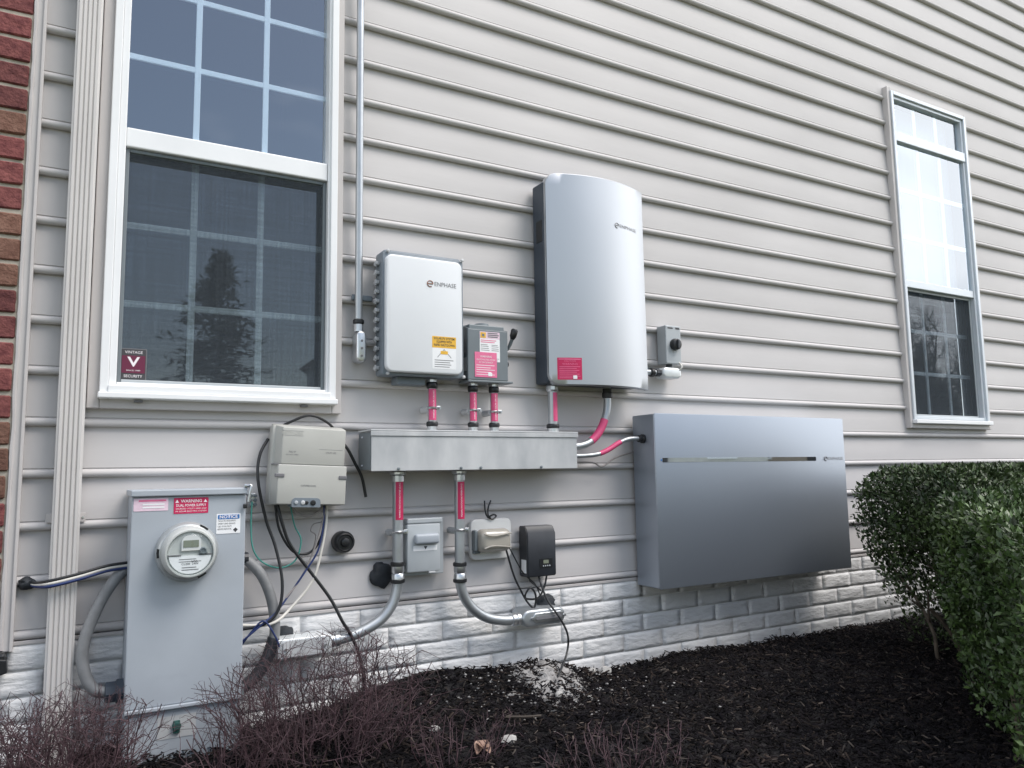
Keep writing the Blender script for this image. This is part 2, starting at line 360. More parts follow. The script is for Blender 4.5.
# profile of one course from its bottom edge (rounded bead) to its top lock: (y, z)
PROF = [(.026, .004)] + [(.0125 - .0125 * math.cos(R(t)), .0125 + .0125 * math.sin(R(t))) for t in (-80, -60, -40, -20, 0, 20, 40, 60, 76)] + [(.0125, .0250), (.0130, .0268), (.0092, .0285), (.0102, .055), (.0135, .095), (.0180, .130), (.0215, CO + .008)]
def clip_prof(pr, z0, z1):
    out = []
    for (ya, za), (yb, zb) in zip(pr, pr[1:]):
        lo, hi = min(za, zb), max(za, zb)
        if hi <= z0 or lo >= z1: continue
        def at(z): return (ya + (yb - ya) * ((z - za) / (zb - za) if zb != za else 0), z)
        a = (ya, za) if z0 <= za <= z1 else at(min(max(za, z0), z1)); b = (yb, zb) if z0 <= zb <= z1 else at(min(max(zb, z0), z1))
        if not out or out[-1] != a: out.append(a)
        out.append(b)
    return out
def course(k):
    bm = B(); zb = k * CO; pr = [(y, z + zb) for y, z in PROF]
    cuts = sorted({zb - .01, zb + CO + .02, *[z for h in HOLES for z in h[2:] if zb < z < zb + CO]})
    for za, zc in zip(cuts, cuts[1:]):
        zm = (za + zc) / 2; segs = [(XA, XB)]
        for h in HOLES:
            if h[2] < zm < h[3]:
                segs = [s for a, b in segs for s in ((a, min(b, h[0])), (max(a, h[1]), b)) if s[1] - s[0] > .001]
        pc = clip_prof(pr, za, zc)
        for a, b in segs:
            # thermal waviness of the vinyl: small depth drift along the wall
            nx = max(1, int((b - a) / .35)); prev = None
            for i in range(nx + 1):
                x = a + (b - a) * i / nx; w = .0012 * noise.noise((x * .8, k * 3.1, 0)); dz = .0010 * noise.noise((x * .5, k * 1.7, 5))
                cur = [bm.verts.new((x, y + w , z + dz)) for y, z in pc]
                if prev:
                    for j in range(len(pc) - 1): bm.faces.new((prev[j], cur[j], cur[j + 1], prev[j + 1]))
                prev = cur
    bmesh.ops.remove_doubles(bm, verts=bm.verts[:], dist=1e-5)
    return obj('siding_course', bm, 'siding', house, smooth=50)
for k in range(30): course(k)
# sheathing behind the siding, with the openings left free
bm = B()
zs = [-.0, .70, 2.44, 2.63, 4.6]; xs = [-.25, .078, .815, 4.12, 4.85, 8.0]
for i in range(4):
    for j in range(5):
        xm, zm = (xs[j] + xs[j + 1]) / 2, (zs[i] + zs[i + 1]) / 2
        if any(h[0] < xm < h[1] and h[2] < zm < h[3] for h in HOLES): continue
        box(bm, xs[j], xs[j + 1], .028, .12, zs[i], zs[i + 1], 0)
obj('sheathing', bm, 'dark', house)
# foundation
fw = obj('foundation', box(B(), -.3, 8, .0115, .20, -1.0, -.002, 0), 'mortar', house)
def fbrick(seed):
    bm = B(); w, h = .2040, .0672; nx, nz = 8, 5; g = []
    for j in range(nz + 1):
        row = []
        for i in range(nx + 1):
            x, z = -w / 2 + w * i / nx, -h / 2 + h * j / nz; e = (i in (0, nx)) or (j in (0, nz))
            y = -.0045 + .0015 * noise.noise((x * 30, z * 30, seed)) if e else -.0065 - .0034 * noise.noise((x * 22 + seed * 7, z * 70, seed)) + .0012 * random.uniform(-1, 1)
            row.append(bm.verts.new((x, y, z)))
        g.append(row)
    for j in range(nz):
        for i in range(nx): bm.faces.new((g[j][i], g[j][i + 1], g[j + 1][i + 1], g[j + 1][i]))
    rim = g[0] + [r[-1] for r in g[1:]] + g[-1][-2::-1] + [r[0] for r in g[-2:0:-1]]
    bk = [bm.verts.new((v.co.x, .016, v.co.z)) for v in rim]; n = len(rim)
    for i in range(n): bm.faces.new((rim[(i + 1) % n], rim[i], bk[i], bk[(i + 1) % n]))
    for f in bm.faces: f.smooth = True
    me = bpy.data.meshes.new('foundation_brick'); bm.to_mesh(me); bm.free(); me.materials.append(MT['found']); return me
FB = [fbrick(s) for s in range(8)]
HL = Vector(house.location)
for r_ in range(5):
    zc = -.015 - .0715 * (r_ + .5); ph = 1.1235 if r_ % 2 == 0 else 1.2275
    k0 = -6; 
    for k in range(-9, 22):
        xc = ph + .2085 * (k + .5)
        if xc < -.2 or xc > 5.4: continue
        o = bpy.data.objects.new('brick', random.choice(FB)); COL.objects.link(o); o.parent = fw
        o.location = Vector((xc, .012 + random.uniform(-.0015, .0015), zc)) - HL; o.rotation_euler = (random.gauss(0, .01), random.gauss(0, .004), random.gauss(0, .008))
obj('starter_strip', box(B(), -.118, 8, .004, .018, -.0135, -.002, .002), 'trim', house)
# brick veneer at the left, with its trim and bottom flashing
bv = obj('brick_wall', box(B(), -1.2, -.134, -.007, .15, -.02, 4.4, 0), 'bmortar', house)
def rbrick(w, seed):
    bm = box(B(), -w / 2, w / 2, -.028, .02, -.0325, .0325, .004, 1)
    bmesh.ops.subdivide_edges(bm, edges=[e for e in bm.edges if e.calc_length() > .05], cuts=2, use_grid_fill=True)
    for v in bm.verts: v.co += Vector([.0016 * noise.noise((v.co.x * 60 + q * 9, v.co.z * 60, seed)) for q in range(3)])
    me = bpy.data.meshes.new('brick'); bm.to_mesh(me); bm.free(); return me
RB = {}
for mm in ('brick', 'brick2'):
    for w in (.2, .095):
        for s in range(3):
            me = rbrick(w, s + (9 if w < .1 else 0)); me.materials.append(MT[mm]); RB.setdefault((mm, w), []).append(me)
for i in range(-23, 8):
    zc = 1.741 + .077 * i
    if zc > 3.2: break
    x = -.139
    for j in range(4):
        w = .095 if (j == 0 and i % 2) else .2
        mm = 'brick2' if random.random() < .3 else 'brick'
        o = bpy.data.objects.new('brick', random.choice(RB[(mm, w)])); COL.objects.link(o); o.parent = bv
        o.location = Vector((x - w / 2 - random.uniform(0, .004), .013 + random.uniform(-.003, .003), zc)) - HL; o.rotation_euler = (0, random.gauss(0, .008), random.gauss(0, .01))
        x -= w + .011
bm = B(); box(bm, -.129, -.103, -.012, .03, -.025, 4.4, .003); box(bm, -.112, -.103, -.02, -.010, -.025, 4.4, .002)
obj('corner_trim', bm, 'trim', house)
# ragged caulk bead between brick and trim
bm = B(); pts = [(-.132 + .003 * noise.noise((z * 9, 0, 1)), -.010, z) for z in np.arange(-.02, 3.4, .03)]
tube(bm, pts, .007, 6, rfun=lambda i: .006 + .003 * noise.noise((i * .7, 3, 0))); obj('caulk_bead', bm, 'trim', house, smooth=True)
bm = B(); box(bm, -.5, -.118, -.045, .02, -.055, -.022, .008); poly(bm, [(-.16, -.03), (-.115, -.04), (-.112, -.075), (-.14, -.085), (-.2, -.06)], -.05, -.01, .004)
obj('flashing', bm, 'black', house, label='black flashing flap under the brick edge')
bm = B(); box(bm, -.6, -.135, -.01, .05, -.6, -.056, .01); obj('brick_ledge', bm, 'lime', house)

def mbar(p, x0, x1, z0, z1, y0, y1, m='white', bev=.003, name='frame'): return obj(name, box(B(), x0, x1, y0, y1, z0, z1, bev), m, p)
def window_pair(label, X0, X1, Z0, Z1, glassx, lower, upper, transom=None, yf=-.030, sash=.018):
    """outer beige casing X0..X1; panes behind"""
    w = thing('tmp', '', '', HL); w.parent = house; w.location = (0, 0, 0); w.name = 'window'
    del w['category']; w['label'] = label
    return w
# ---- left window
w1 = window_pair('large double hung window with white frame and grilles', 0, 0, 0, 0, None, None, None)
def casing(p, X0, X1, Z0, Z1, t, y0, m='trim'):
    bm = B()
    for a, b, c, d in ((X0, X0 + t, Z0, Z1), (X1 - t, X1, Z0, Z1), (X0 + t + .0005, X1 - t - .0005, Z0, Z0 + t), (X0 + t + .0005, X1 - t - .0005, Z1 - t, Z1)): box(bm, a, b, y0, .016, c, d, .003)
    return obj('casing', bm, m, p)
def frame(p, X0, X1, Z0, Z1, t, y0, y1, m='white', name='frame', tb=None):
    bm = B(); tb = tb or t
    for a, b, c, d in ((X0, X0 + t, Z0, Z1), (X1 - t, X1, Z0, Z1), (X0 + t + .0004, X1 - t - .0004, Z0, Z0 + tb), (X0 + t + .0004, X1 - t - .0004, Z1 - t, Z1)): box(bm, a, b, y0, y1, c, d, .0025)
    return obj(name, bm, m, p)
def grille(p, xs, zs, X0, X1, Z0, Z1, y, m, t=.016):
    for x in xs: obj('muntin', box(B(), x - t / 2, x + t / 2, y, y + .008, Z0, Z1, .002), m, p)
    for z in zs: obj('muntin', box(B(), X0, X1, y + .001, y + .009, z - t / 2, z + t / 2, .002), m, p)
def pane(p, x0, x1, z0, z1, y): return obj('pane', box(B(), x0, x1, y, y + .004, z0, z1, 0), 'glass', p)
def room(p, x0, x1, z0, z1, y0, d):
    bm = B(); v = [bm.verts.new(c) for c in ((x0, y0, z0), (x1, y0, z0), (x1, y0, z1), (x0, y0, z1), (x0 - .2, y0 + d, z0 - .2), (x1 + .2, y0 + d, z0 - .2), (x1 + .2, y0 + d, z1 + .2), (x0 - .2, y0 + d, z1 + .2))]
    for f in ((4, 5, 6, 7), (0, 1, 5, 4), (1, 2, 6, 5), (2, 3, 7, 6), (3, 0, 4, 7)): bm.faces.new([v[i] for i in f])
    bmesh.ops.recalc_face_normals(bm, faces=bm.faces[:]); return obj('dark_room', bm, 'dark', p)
casing(w1, .050, .833, .664, 2.47, .034, -.018)
frame(w1, .082, .808, .692, 2.44, .024, -.034, .02)
frame(w1, .1065, .797, .724, 2.42, .021, -.024, .05, name='inner_frame')
obj('sill', box(B(), .078, .812, -.048, -.0, .694, .712, .003), 'white', w1)
obj('sill_lip', box(B(), .105, .79, -.040, -.0, .7125, .735, .003), 'white', w1)
obj('meeting_rail', box(B(), .1280, .7755, -.016, .05, 1.498, 1.562, .004), 'white', w1)
pane(w1, .10, .80, 1.52, 2.42, .016); grille(w1, (.338, .563), (1.822, 2.070), .10, .80, 1.55, 2.42, .022, 'grille', .020)
pane(w1, .10, .80, .735, 1.52, .042); grille(w1, (.343, .560), (1.262, 1.006), .10, .80, .74, 1.5, .048, 'lightgrille', .022)
frame(w1, .1280, .7755, .7335, 1.497, .012, -.004, .010, 'dgrey', 'screen_frame')
obj('screen_rail', box(B(), .1405, .7630, -.005, .009, .7335, .756, .002), 'grey', w1)
obj('screen', box(B(), .1400, .7635, .002, .003, .750, 1.482, 0), 'screen', w1)
for x in (.19, .70): obj('weep_flap', box(B(), x - .012, x + .012, -.036, -.0, .684, .690, .001), 'gink', w1)
room(w1, .078, .815, .70, 2.44, .125, 1.6)
st = sticker('security_sticker', .139, .209, .757, .852, -.0, 'ink', w1, .003); 
obj('sticker_border', poly(B(), rr(.1365, .2115, .7545, .8545, .004), .0004, .0012), 'gink', w1)
sticker('sticker_field', .141, .207, .777, .832, -.0007, 'burg', w1)
txt('VINTAGE', .174, -.0016, .842, .0085, 'wink', w1, .05); txt('V', .174, -.0018, .811, .030, 'wink', w1, .036, bold=.02); txt('SECURITY', .174, -.0016, .767, .0085, 'wink', w1, .052)
txt('SINCE 1989', .174, -.0018, .785, .004, 'wink', w1, .04)
# ---- right window with transom
w2 = window_pair('tall narrow window with a transom light above', 0, 0, 0, 0, None, None, None)
casing(w2, 4.085, 4.885, .660, 2.665, .024, -.020)
frame(w2, 4.1085, 4.8615, .684, 2.641, .022, -.030, .016, m='alum')
frame(w2, 4.1305, 4.8395, .712, 2.619, .018, -.018, .018, m='alum', name='inner_frame')
obj('sill', box(B(), 4.104, 4.866, -.046, -.0, .686, .708, .003), 'white', w2)
obj('transom_bar', box(B(), 4.1310, 4.8390, -.024, .018, 2.340, 2.400, .004), 'alum', w2)
obj('meeting_rail', box(B(), 4.1490, 4.8210, -.014, .06, 1.470, 1.515, .004), 'alum', w2)
pane(w2, 4.14, 4.83, 2.36, 2.62, .004); grille(w2, (4.378, 4.596), (), 4.14, 4.83, 2.36, 2.6, .0095, 'white', .024)
pane(w2, 4.14, 4.83, 1.48, 2.36, -.004); grille(w2, (4.375, 4.595), (1.775, 2.06), 4.14, 4.83, 1.5, 2.34, .0015, 'white', .026)
pane(w2, 4.14, 4.83, .70, 1.48, .046); grille(w2, (4.390, 4.610), (1.235, .985), 4.14, 4.83, .72, 1.48, .052, 'grille', .022)
frame(w2, 4.1510, 4.8190, .727, 1.4695, .014, .008, .016, 'grey', 'screen_frame')
obj('screen', box(B(), 4.164, 4.806, .011, .012, .740, 1.456, 0), 'screen', w2)
obj('brightening_sheet', box(B(), 4.125, 4.845, .095, .098, 1.50, 2.628, 0), 'grey', w2)  # pale sheet added behind the transom and upper glass to brighten the panes
room(w2, 4.12, 4.85, .70, 2.63, .125, 1.6)

# ------------------------------------------------------------------ downspout
ds = thing('downspout', 'ribbed off white downspout running down the wall beside the large window', 'downspout', (.012, -.035, -.36))
bm = B(); x0, x1, yb, yf = -.024, .047, -.004, -.066; n = 5; pts = [(x0, yb), (x0, yf + .006)]
for i in range(n):
    a = x0 + .004 + (x1 - x0 - .008) * i / n; b = x0 + .004 + (x1 - x0 - .008) * (i + 1) / n; w_ = b - a
    pts += [(a + .05 * w_, yf + .0045), (a + .22 * w_, yf), (a + .78 * w_, yf), (a + .95 * w_, yf + .0045)]
pts += [(x1, yf + .006), (x1, yb)]
lo = [bm.verts.new((x, y, -.40)) for x, y in pts]; hi = [bm.verts.new((x, y, 4.5)) for x, y in pts]
for i in range(len(pts)): j = (i + 1) % len(pts); bm.faces.new((lo[i], lo[j], hi[j], hi[i]))
bm.faces.new(lo[::-1]); bm.faces.new(hi); bmesh.ops.recalc_face_normals(bm, faces=bm.faces[:]); obj('pipe', bm, 'down', ds)
for z in (.34, 2.2): obj('strap', box(B(), -.040, .062, -.006, -.0015, z - .013, z + .013, .001), 'trim', ds); obj('screw', lathe(B(), (.055, -.006, z), (0, -1, 0), [(0, .004), (.003, .003)], 8), 'zinc', ds)
for z in np.arange(.75, 2.4, .09):
    pass

# ------------------------------------------------------------------ meter cabinet
mc = thing('meter_cabinet', 'tall grey blue electric meter cabinet standing at the wall with a round glass meter', 'meter cabinet', (.33, -.09, -.36))
obj('enclosure', box(B(), .175, .483, -.172, .004, -.46, .399, .004), 'panel', mc)
bm = B(); box(bm, .169, .489, -.192, .004, .3995, .418, .003); obj('top_cap', bm, 'panel', mc)
obj('upper_cover', box(B(), .172, .486, -.181, -.1725, -.190, .3985, .003), 'panel', mc)
obj('lower_cover', box(B(), .174, .484, -.178, -.1725, -.455, -.201, .003), 'panel', mc)
obj('cover_lip', box(B(), .172, .486, -.190, -.1725, -.2005, -.1905, .002), 'panel', mc)
txt('milbank', .292, -.1812, -.110, .016, 'panel', mc, .085, name='embossed_lettering')
my = -.181
m_ = obj('meter', lathe(B(), (.322, my, .238), (0, -1, 0), [(-.002, .086), (.012, .086), (.020, .083), (.026, .079), (.030, .074)], 48), 'ring', mc, smooth=50)
obj('base_ring', lathe(B(), (.322, my - .0305, .238), (0, -1, 0), [(0, .074), (.004, .0745), (.030, .071), (.046, .069), (.050, .066), (.050, .062), (.040, .0605)], 48), 'face', m_, smooth=50)
obj('dial_face', lathe(B(), (.322, my - .060, .238), (0, -1, 0), [(0, .060), (.012, .060)], 40), 'face', m_, smooth=40)
yd = my - .0725
obj('display_hood', poly(B(), rr(.298, .350, .246, .289, (.001, .001, .02, .02)), yd - .006, yd + .001), 'plate', m_)
obj('display', poly(B(), rr(.3025, .3435, .2555, .275, .001), yd - .0075, yd - .006), 'lcd', m_)
bm = B(); cx, cz = .322, .238
arc = [(cx + .057 * math.cos(R(a)), cz + .057 * math.sin(R(a))) for a in np.linspace(187, 353, 20)]
poly(bm, arc, yd - .004, yd + .001); obj('rating_plate', bm, 'paper', m_)
bm = B(); box(bm, .262, .298, yd - .006, yd, .2325, .2355, .0006); box(bm, .345, .382, yd - .006, yd, .2325, .2355, .0006); obj('seal_bar', bm, 'gink', m_)
obj('optical_port', lathe(B(), (.356, yd, .244), (0, -1, 0), [(0, .010), (.008, .010), (.009, .007), (.006, .006)], 16), 'dgrey', m_, smooth=True)
obj('port_base', box(B(), .346, .368, yd - .006, yd, .232, .240, .001), 'dgrey', m_)
bm = B(); lines(bm, .292, .352, (.222, .2155), yd - .0045, .0018); lines(bm, .300, .345, (.199, .1925), yd - .0045, .0022); obj('fine_print', bm, 'gink', m_)
txt('CL200  240V', .322, yd - .0046, .209, .006, 'ink', m_, .045); txt('kWh', .334, yd - .0046, .2155, .006, 'ink', m_)
obj('clear_dome', lathe(B(), (.322, my - .060, .238), (0, -1, 0), [(0, .0605), (.022, .0602), (.030, .057), (.034, .050)], 40), 'cover', m_, smooth=50)
for a in (58, 180, 300):
    bm = B(); pts = [(.322 + q * math.cos(R(b)), .238 + q * math.sin(R(b))) for q, b in [(.0775, a - 9), (.0775, a), (.0775, a + 9), (.0835, a + 9), (.0835, a), (.0835, a - 9)]]
    poly(bm, pts, my - .0275, my - .015); obj('ring_slot', bm, 'black', m_)
ys = -.1815
sticker('bleached_sticker', .177, .268, .358, .394, ys, 'ppink', mc); 
sticker('warning_sticker', .283, .378, .347, .393, ys, 'red', mc)
txt('WARNING', .3305, ys - .0012, .383, .0092, 'wink', mc, .058, bold=.01); txt('DUAL POWER SUPPLY', .3305, ys - .0012, .3705, .0074, 'wink', mc, .082, bold=.01)
txt('SOURCES: UTILITY GRID AND', .3305, ys - .0012, .3610, .0042, 'wink', mc, .084); txt('PV SOLAR ELECTRIC SYSTEM', .3305, ys - .0012, .3535, .0042, 'wink', mc, .084)
bm = B()
for cx in (.2915, .3695): poly(bm, [(cx - .0052, .379), (cx + .0052, .379), (cx, .388)], ys - .0013, ys - .001)
obj('warning_triangle', bm, 'wink', mc)
sticker('notice_sticker', .402, .471, .283, .342, ys, 'paper', mc); sticker('notice_band', .406, .468, .326, .339, ys - .0006, 'blue', mc)
txt('NOTICE', .437, ys - .0018, .3325, .0095, 'wink', mc, .052, bold=.015)
for s_, z in (('THIS ELECTRIC METER SUPPORTS', .3205), ('SMART GRID SERVICE.', .3125), ('CALL YOUR UTILITY', .3045), ('BEFORE REMOVAL', .2965)): txt(s_, .432 if z > .31 else .426, ys - .0012, z, .0048, 'ink', mc, .050 if z > .31 else .040)
bm = B(); poly(bm, [(.450, .294), (.457, .286), (.464, .294), (.457, .300)], ys - .0012, ys - .0008); obj('printed_emblem', bm, 'ink', mc)
bm = B(); lines(bm, .190, .262, (.3875,), ys - .0012, .0050, (0,)); obj('faded_print', bm, 'fpink', mc)
bm = B(); lines(bm, .200, .258, (.3765, .368), ys - .0013, .0045, (0, 0)); obj('pale_print', bm, 'paper', mc)
sticker('lower_label', .259, .361, -.283, -.222, -.1785, 'galv', mc, label='weathered bare patch with a green seal on the lower cover')
bm = lathe(B(), (.309, -.179, -.250), (0, -1, 0), [(0, .012), (.010, .012), (.011, .009)], 12); box(bm, .300, .318, -.186, -.179, -.27, -.235, .002); obj('green_seal', bm, 'dgreen', mc)
bm = B(); box(bm, .478, .496, -.194, -.178, .4185, .430, .003); tube(bm, smoothpts([(.485, -.196, .424), (.497, -.198, .425), (.494, -.199, .405), (.490, -.198, .376)]), .0042, 8); obj('hasp', bm, 'zinc', mc, smooth=True)
obj('hasp_pin', box(B(), .476, .488, -.196, -.186, .356, .370, .003), 'black', mc)
# hubs where the flexible conduits enter
obj('side_hub', lathe(B(), (.175, -.085, -.155), (-1, 0, 0), [(0, .034), (.018, .034), (.020, .029), (.046, .029), (.048, .022)], 8), 'dbody', mc)

def tubething(name, pts, r, m, label, cat, n=8, k=6, group=None):
    P = smoothpts(pts, k); o = obj(name, tube(B(), P, r, n), m, None, smooth=60, loc=P[0], label=label, cat=cat, group=group); return o
# left conduit loop and service wires
tubething('flexible_conduit', [(.178, -.03, .184), (.150, -.05, .165), (.107, -.06, .095), (.073, -.07, .0), (.070, -.075, -.075), (.098, -.085, -.14), (.140, -.085, -.156)], .0165, 'flex', 'thick grey flexible conduit curving in a C left of the meter cabinet', 'conduit', 12)
for i, (m, dz, nm, lb) in enumerate((('black', .0075, 'black', 'uppermost of the three wires crossing the downspout, black'), ('wirew', .0, 'white', 'pale wire crossing the downspout between the black and blue ones'), ('bluew', -.007, 'blue', 'lowest of the three wires crossing the downspout, blue'))):
    tubething('service_wire', [(-.075, .012, .158 + dz * .3), (-.055, -.03, .156 + dz * .6), (-.02, -.082 - .002 * i, .162 + dz), (.05, -.084 - .002 * i, .176 + dz), (.12, -.07, .192 + dz), (.180, -.05, .196 + dz)], .0046, m, lb, 'wire')
def blob(name, c, s, seed, label, cat='sealant', m='putty'):
    bm = B(); bmesh.ops.create_icosphere(bm, subdivisions=3, radius=1)
    for v in bm.verts:
        d = 1 + .26 * noise.noise(v.co * 1.7 + Vector((seed, 0, 0))) + .15 * noise.noise(v.co * 5 + Vector((seed, 2, 0)))
        v.co = Vector((v.co.x * s[0] * d, v.co.y * s[1] * d, v.co.z * s[2] * d)) + Vector(c)
    return obj(name, bm, m, None, smooth=True, loc=(c[0], 0, c[2]), label=label, cat=cat)
blob('duct_seal', (-.078, .005, .158), (.024, .02, .018), 1, 'small black putty plug where wires leave the wall left of the downspout')
blob('duct_seal', (.992, .004, .098), (.042, .018, .045), 2, 'large black putty patch half hidden by the left steel conduit')
blob('duct_seal', (1.668, -.004, -.062), (.042, .03, .032), 3, 'black putty lump above the right conduit body')
blob('duct_seal', (.650, -.004, -.060), (.030, .02, .020), 4, 'black putty lump behind the flat conduit body near the shrub')
# right conduit loop
fc = thing('flexible_conduit', 'grey flexible conduit bending down on the right of the meter cabinet with its end taped', 'conduit', (.484, -.05, .19))
p = smoothpts([(.484, -.05, .192), (.520, -.055, .185), (.567, -.06, .130), (.598, -.065, .045), (.606, -.068, -.045), (.590, -.07, -.105)])
obj('hose', tube(B(), p, .0165, 12), 'flex', fc, smooth=60)
p = smoothpts([(.604, -.068, -.06), (.588, -.07, -.11), (.556, -.07, -.165), (.505, -.07, -.205)], 9)
obj('taped_end', tube(B(), p, .018, 12, rfun=lambda i: .0185 + .0022 * (i % 2)), 'char', fc, smooth=60)
obj('hub', lathe(B(), (.486, -.055, .194), (1, 0, 0), [(0, .024), (.02, .024), (.021, .019), (.034, .019)], 12), 'char', fc)
obj('end_hub', box(B(), .4835, .512, -.09, -.045, -.235, -.185, .004), 'dgrey', fc)

# ------------------------------------------------------------------ telephone box (slightly tilted)
nb = thing('utility_box', 'beige grey plastic telephone box hung crooked with cables dangling beneath', 'utility box', (.70, -.0, .49))
def ntaper(bm, x0, x1, z0, z1, yf, yb, ins, bev=.006, ib=0, it=0):
    fz = [(x0 + ins, z0 + ib), (x1 - ins * .5, z0 + ib), (x1 - ins * .5, z1 - it), (x0 + ins, z1 - it)]; bz = [(x0, z0), (x1, z0), (x1, z1), (x0, z1)]
    f = [bm.verts.new((x, yf, z)) for x, z in fz]; b = [bm.verts.new((x, yb, z)) for x, z in bz]
    bm.faces.new(f); bm.faces.new(b[::-1])
    for i in range(4): bm.faces.new((f[(i + 1) % 4], f[i], b[i], b[(i + 1) % 4]))
    bmesh.ops.recalc_face_normals(bm, faces=bm.faces[:]); bmesh.ops.bevel(bm, geom=bm.edges[:], offset=bev, segments=3, profile=.5, affect='EDGES'); return bm
obj('back_shell', box(B(), .586, .828, -.055, -.003, .362, .615, .006), 'nid', nb, smooth=40)
obj('upper_cover', ntaper(B(), .588, .828, .487, .621, -.104, -.020, .020, .003, it=.014), 'nid', nb, smooth=40)
lc = obj('lower_cover', ntaper(B(), .584, .834, .352, .4855, -.108, -.020, .016, .003, ib=.006), 'nid', nb, smooth=40)
bm = B(); rplate(bm, .648, .742, .349, .379, -.112, -.06, (.003, .003, .013, .013)); obj('port_recess', bm, 'cbody', lc)
for x, r_, m in ((.662, .006, 'grey'), (.684, .007, 'galv'), (.696, .006, 'black'), (.717, .009, 'black')): obj('port', lathe(B(), (x, -.1115, .364), (0, -1, 0), [(0, r_), (.003, r_), (.004, r_ * .6)], 12), m, lc)
for x0, x1, z in ((.590, .620, .450), (.800, .828, .448)): obj('latch_slot', box(B(), x0, x1, -.111, -.10, z - .006, z + .006, .002), 'gink', lc)
obj('cover_seam', box(B(), .588, .8285, -.102, -.05, .4845, .4875, 0), 'gink', nb)
txt('NETWORK', .640, -.1047, .588, .010, 'nid', nb, .07, name='embossed_lettering'); txt('PULL UP', .642, -.1046, .527, .006, 'gink', nb, .022); txt('DO NOT OPEN', .642, -.1046, .518, .004, 'gink', nb, .04)
txt('UTILITY USE', .770, -.1046, .528, .006, 'gink', nb, .034); txt('CUSTOMER ACCESS', .70, -.1086, .418, .006, 'gink', nb, .05)
bm = B(); 
for a, b, c, d in ((.605, .675, .580, .5805), (.605, .675, .5955, .596), (.73, .81, .5385, .539)): box(bm, a, b, -.1045, -.10, c, d, 0)
obj('embossed_line', bm, 'gink', nb)
nb.rotation_euler = (0, R(2.6), 0)
wires = [
 ('black', .0045, [(.60, -.012, .60), (.655, -.03, .632), (.72, -.035, .655), (.780, -.03, .632), (.82, -.012, .60)], 'thin black cable arching over the top of the telephone box'),
 ('black', .0055, [(.823, -.02, .575), (.850, -.03, .545), (.880, -.032, .490), (.905, -.032, .440), (.920, -.03, .374)], 'cut black cable hanging free on the right of the telephone box'),
 ('black', .0050, [(.585, -.015, .575), (.555, -.035, .52), (.548, -.05, .44), (.576, -.05, .311), (.605, -.06, .225), (.624, -.08, .116), (.612, -.09, .03), (.565, -.09, -.012), (.49, -.07, -.024)], 'long black cable swinging left from behind the telephone box to the cabinet'),
 ('black', .0055, [(.610, -.05, .365), (.625, -.06, .30), (.654, -.06, .226), (.721, -.06, .135), (.785, -.07, .045), (.822, -.085, -.03), (.865, -.075, -.10), (.903, -.05, -.20), (.915, -.06, -.36)], 'black cable running diagonally from the telephone box down to the shrub'),
 ('black', .0042, [(.605, -.04, .365), (.621, -.045, .276), (.665, -.05, .205), (.721, -.05, .198), (.76, -.05, .253), (.774, -.045, .36)], 'black cable hanging in a short U under the telephone box'),
 ('green', .0026, [(.535, -.03, .37), (.531, -.04, .30), (.536, -.05, .225), (.566, -.05, .178), (.623, -.05, .155), (.672, -.055, .177), (.689, -.055, .24), (.668, -.05, .29), (.652, -.05, .365)], 'thin green ground wire looping from the metal terminal strip to the telephone box'),
 ('wirew', .0048, [(.776, -.045, .36), (.774, -.05, .30), (.761, -.055, .22), (.729, -.06, .11), (.66, -.065, .03), (.59, -.09, -.012), (.49, -.06, -.012)], 'white cable sweeping from the telephone box back to the meter cabinet'),
 ('bluew', .0032, [(.766, -.05, .36), (.764, -.055, .29), (.745, -.06, .205), (.705, -.062, .142), (.655, -.065, .075), (.605, -.085, .02), (.56, -.095, -.01), (.51, -.09, -.05), (.485, -.08, -.07)], 'blue wire dropping beside the white cable under the telephone box'),
 ('bluew', .0030, [(.49, -.07, -.09), (.53, -.09, -.03), (.565, -.10, .0), (.60, -.10, -.05), (.615, -.095, -.085)], 'short blue wire kinked over the taped conduit end'),
 ('wireg', .0035, [(.655, -.045, .362), (.675, -.055, .330), (.715, -.055, .318), (.752, -.05, .335), (.768, -.045, .36)], 'pale grey cable forming a shallow loop directly beneath the telephone box'),
 ('wireg', .0020, [(.775, -.03, .35), (.765, -.04, .30), (.735, -.04, .29), (.725, -.04, .268), (.742, -.04, .25), (.725, -.05, .20), (.69, -.05, .18)], 'thin brown wire crinkled beside the black U shaped cable'),
 ('wireg', .0030, [(.772, -.052, .34), (.735, -.058, .215), (.69, -.06, .12), (.64, -.07, .06)], 'grey wire running between the blue and white cables'),
]
for i, (m, r_, p_, lb) in enumerate(wires): tubething('cable', p_, r_, m, lb, 'cable', 8)
tb = thing('ground_terminal', 'small bright metal terminal strip on the siding beside the cabinet latch', 'terminal', (.537, .0, .375))
obj('bar', box(B(), .526, .549, -.024, -.0, .352, .398, .003), 'zinc', tb)
for z in (.361, .375, .389):
    for x in (.531, .545): obj('screw', lathe(B(), (x, -.024, z), (0, -1, 0), [(0, .006), (.006, .006), (.007, .004)], 8), 'dgrey', tb)
obj('clip', tube(B(), smoothpts([(.526, -.02, .39), (.505, -.06, .40), (.497, -.10, .402)]), .003, 6), 'zinc', tb)

# round cap
vc = obj('vent_cap', lathe(B(), (.846, .008, .222), (0, -1, 0), [(0, .037), (.030, .037), (.040, .034), (.044, .028), (.040, .024), (.040, .016), (.048, .014), (.050, .009)], 28), 'black', None, smooth=40, loc=(.846, .008, .222), label='round black plastic cap on the siding left of the large putty patch', cat='cap')

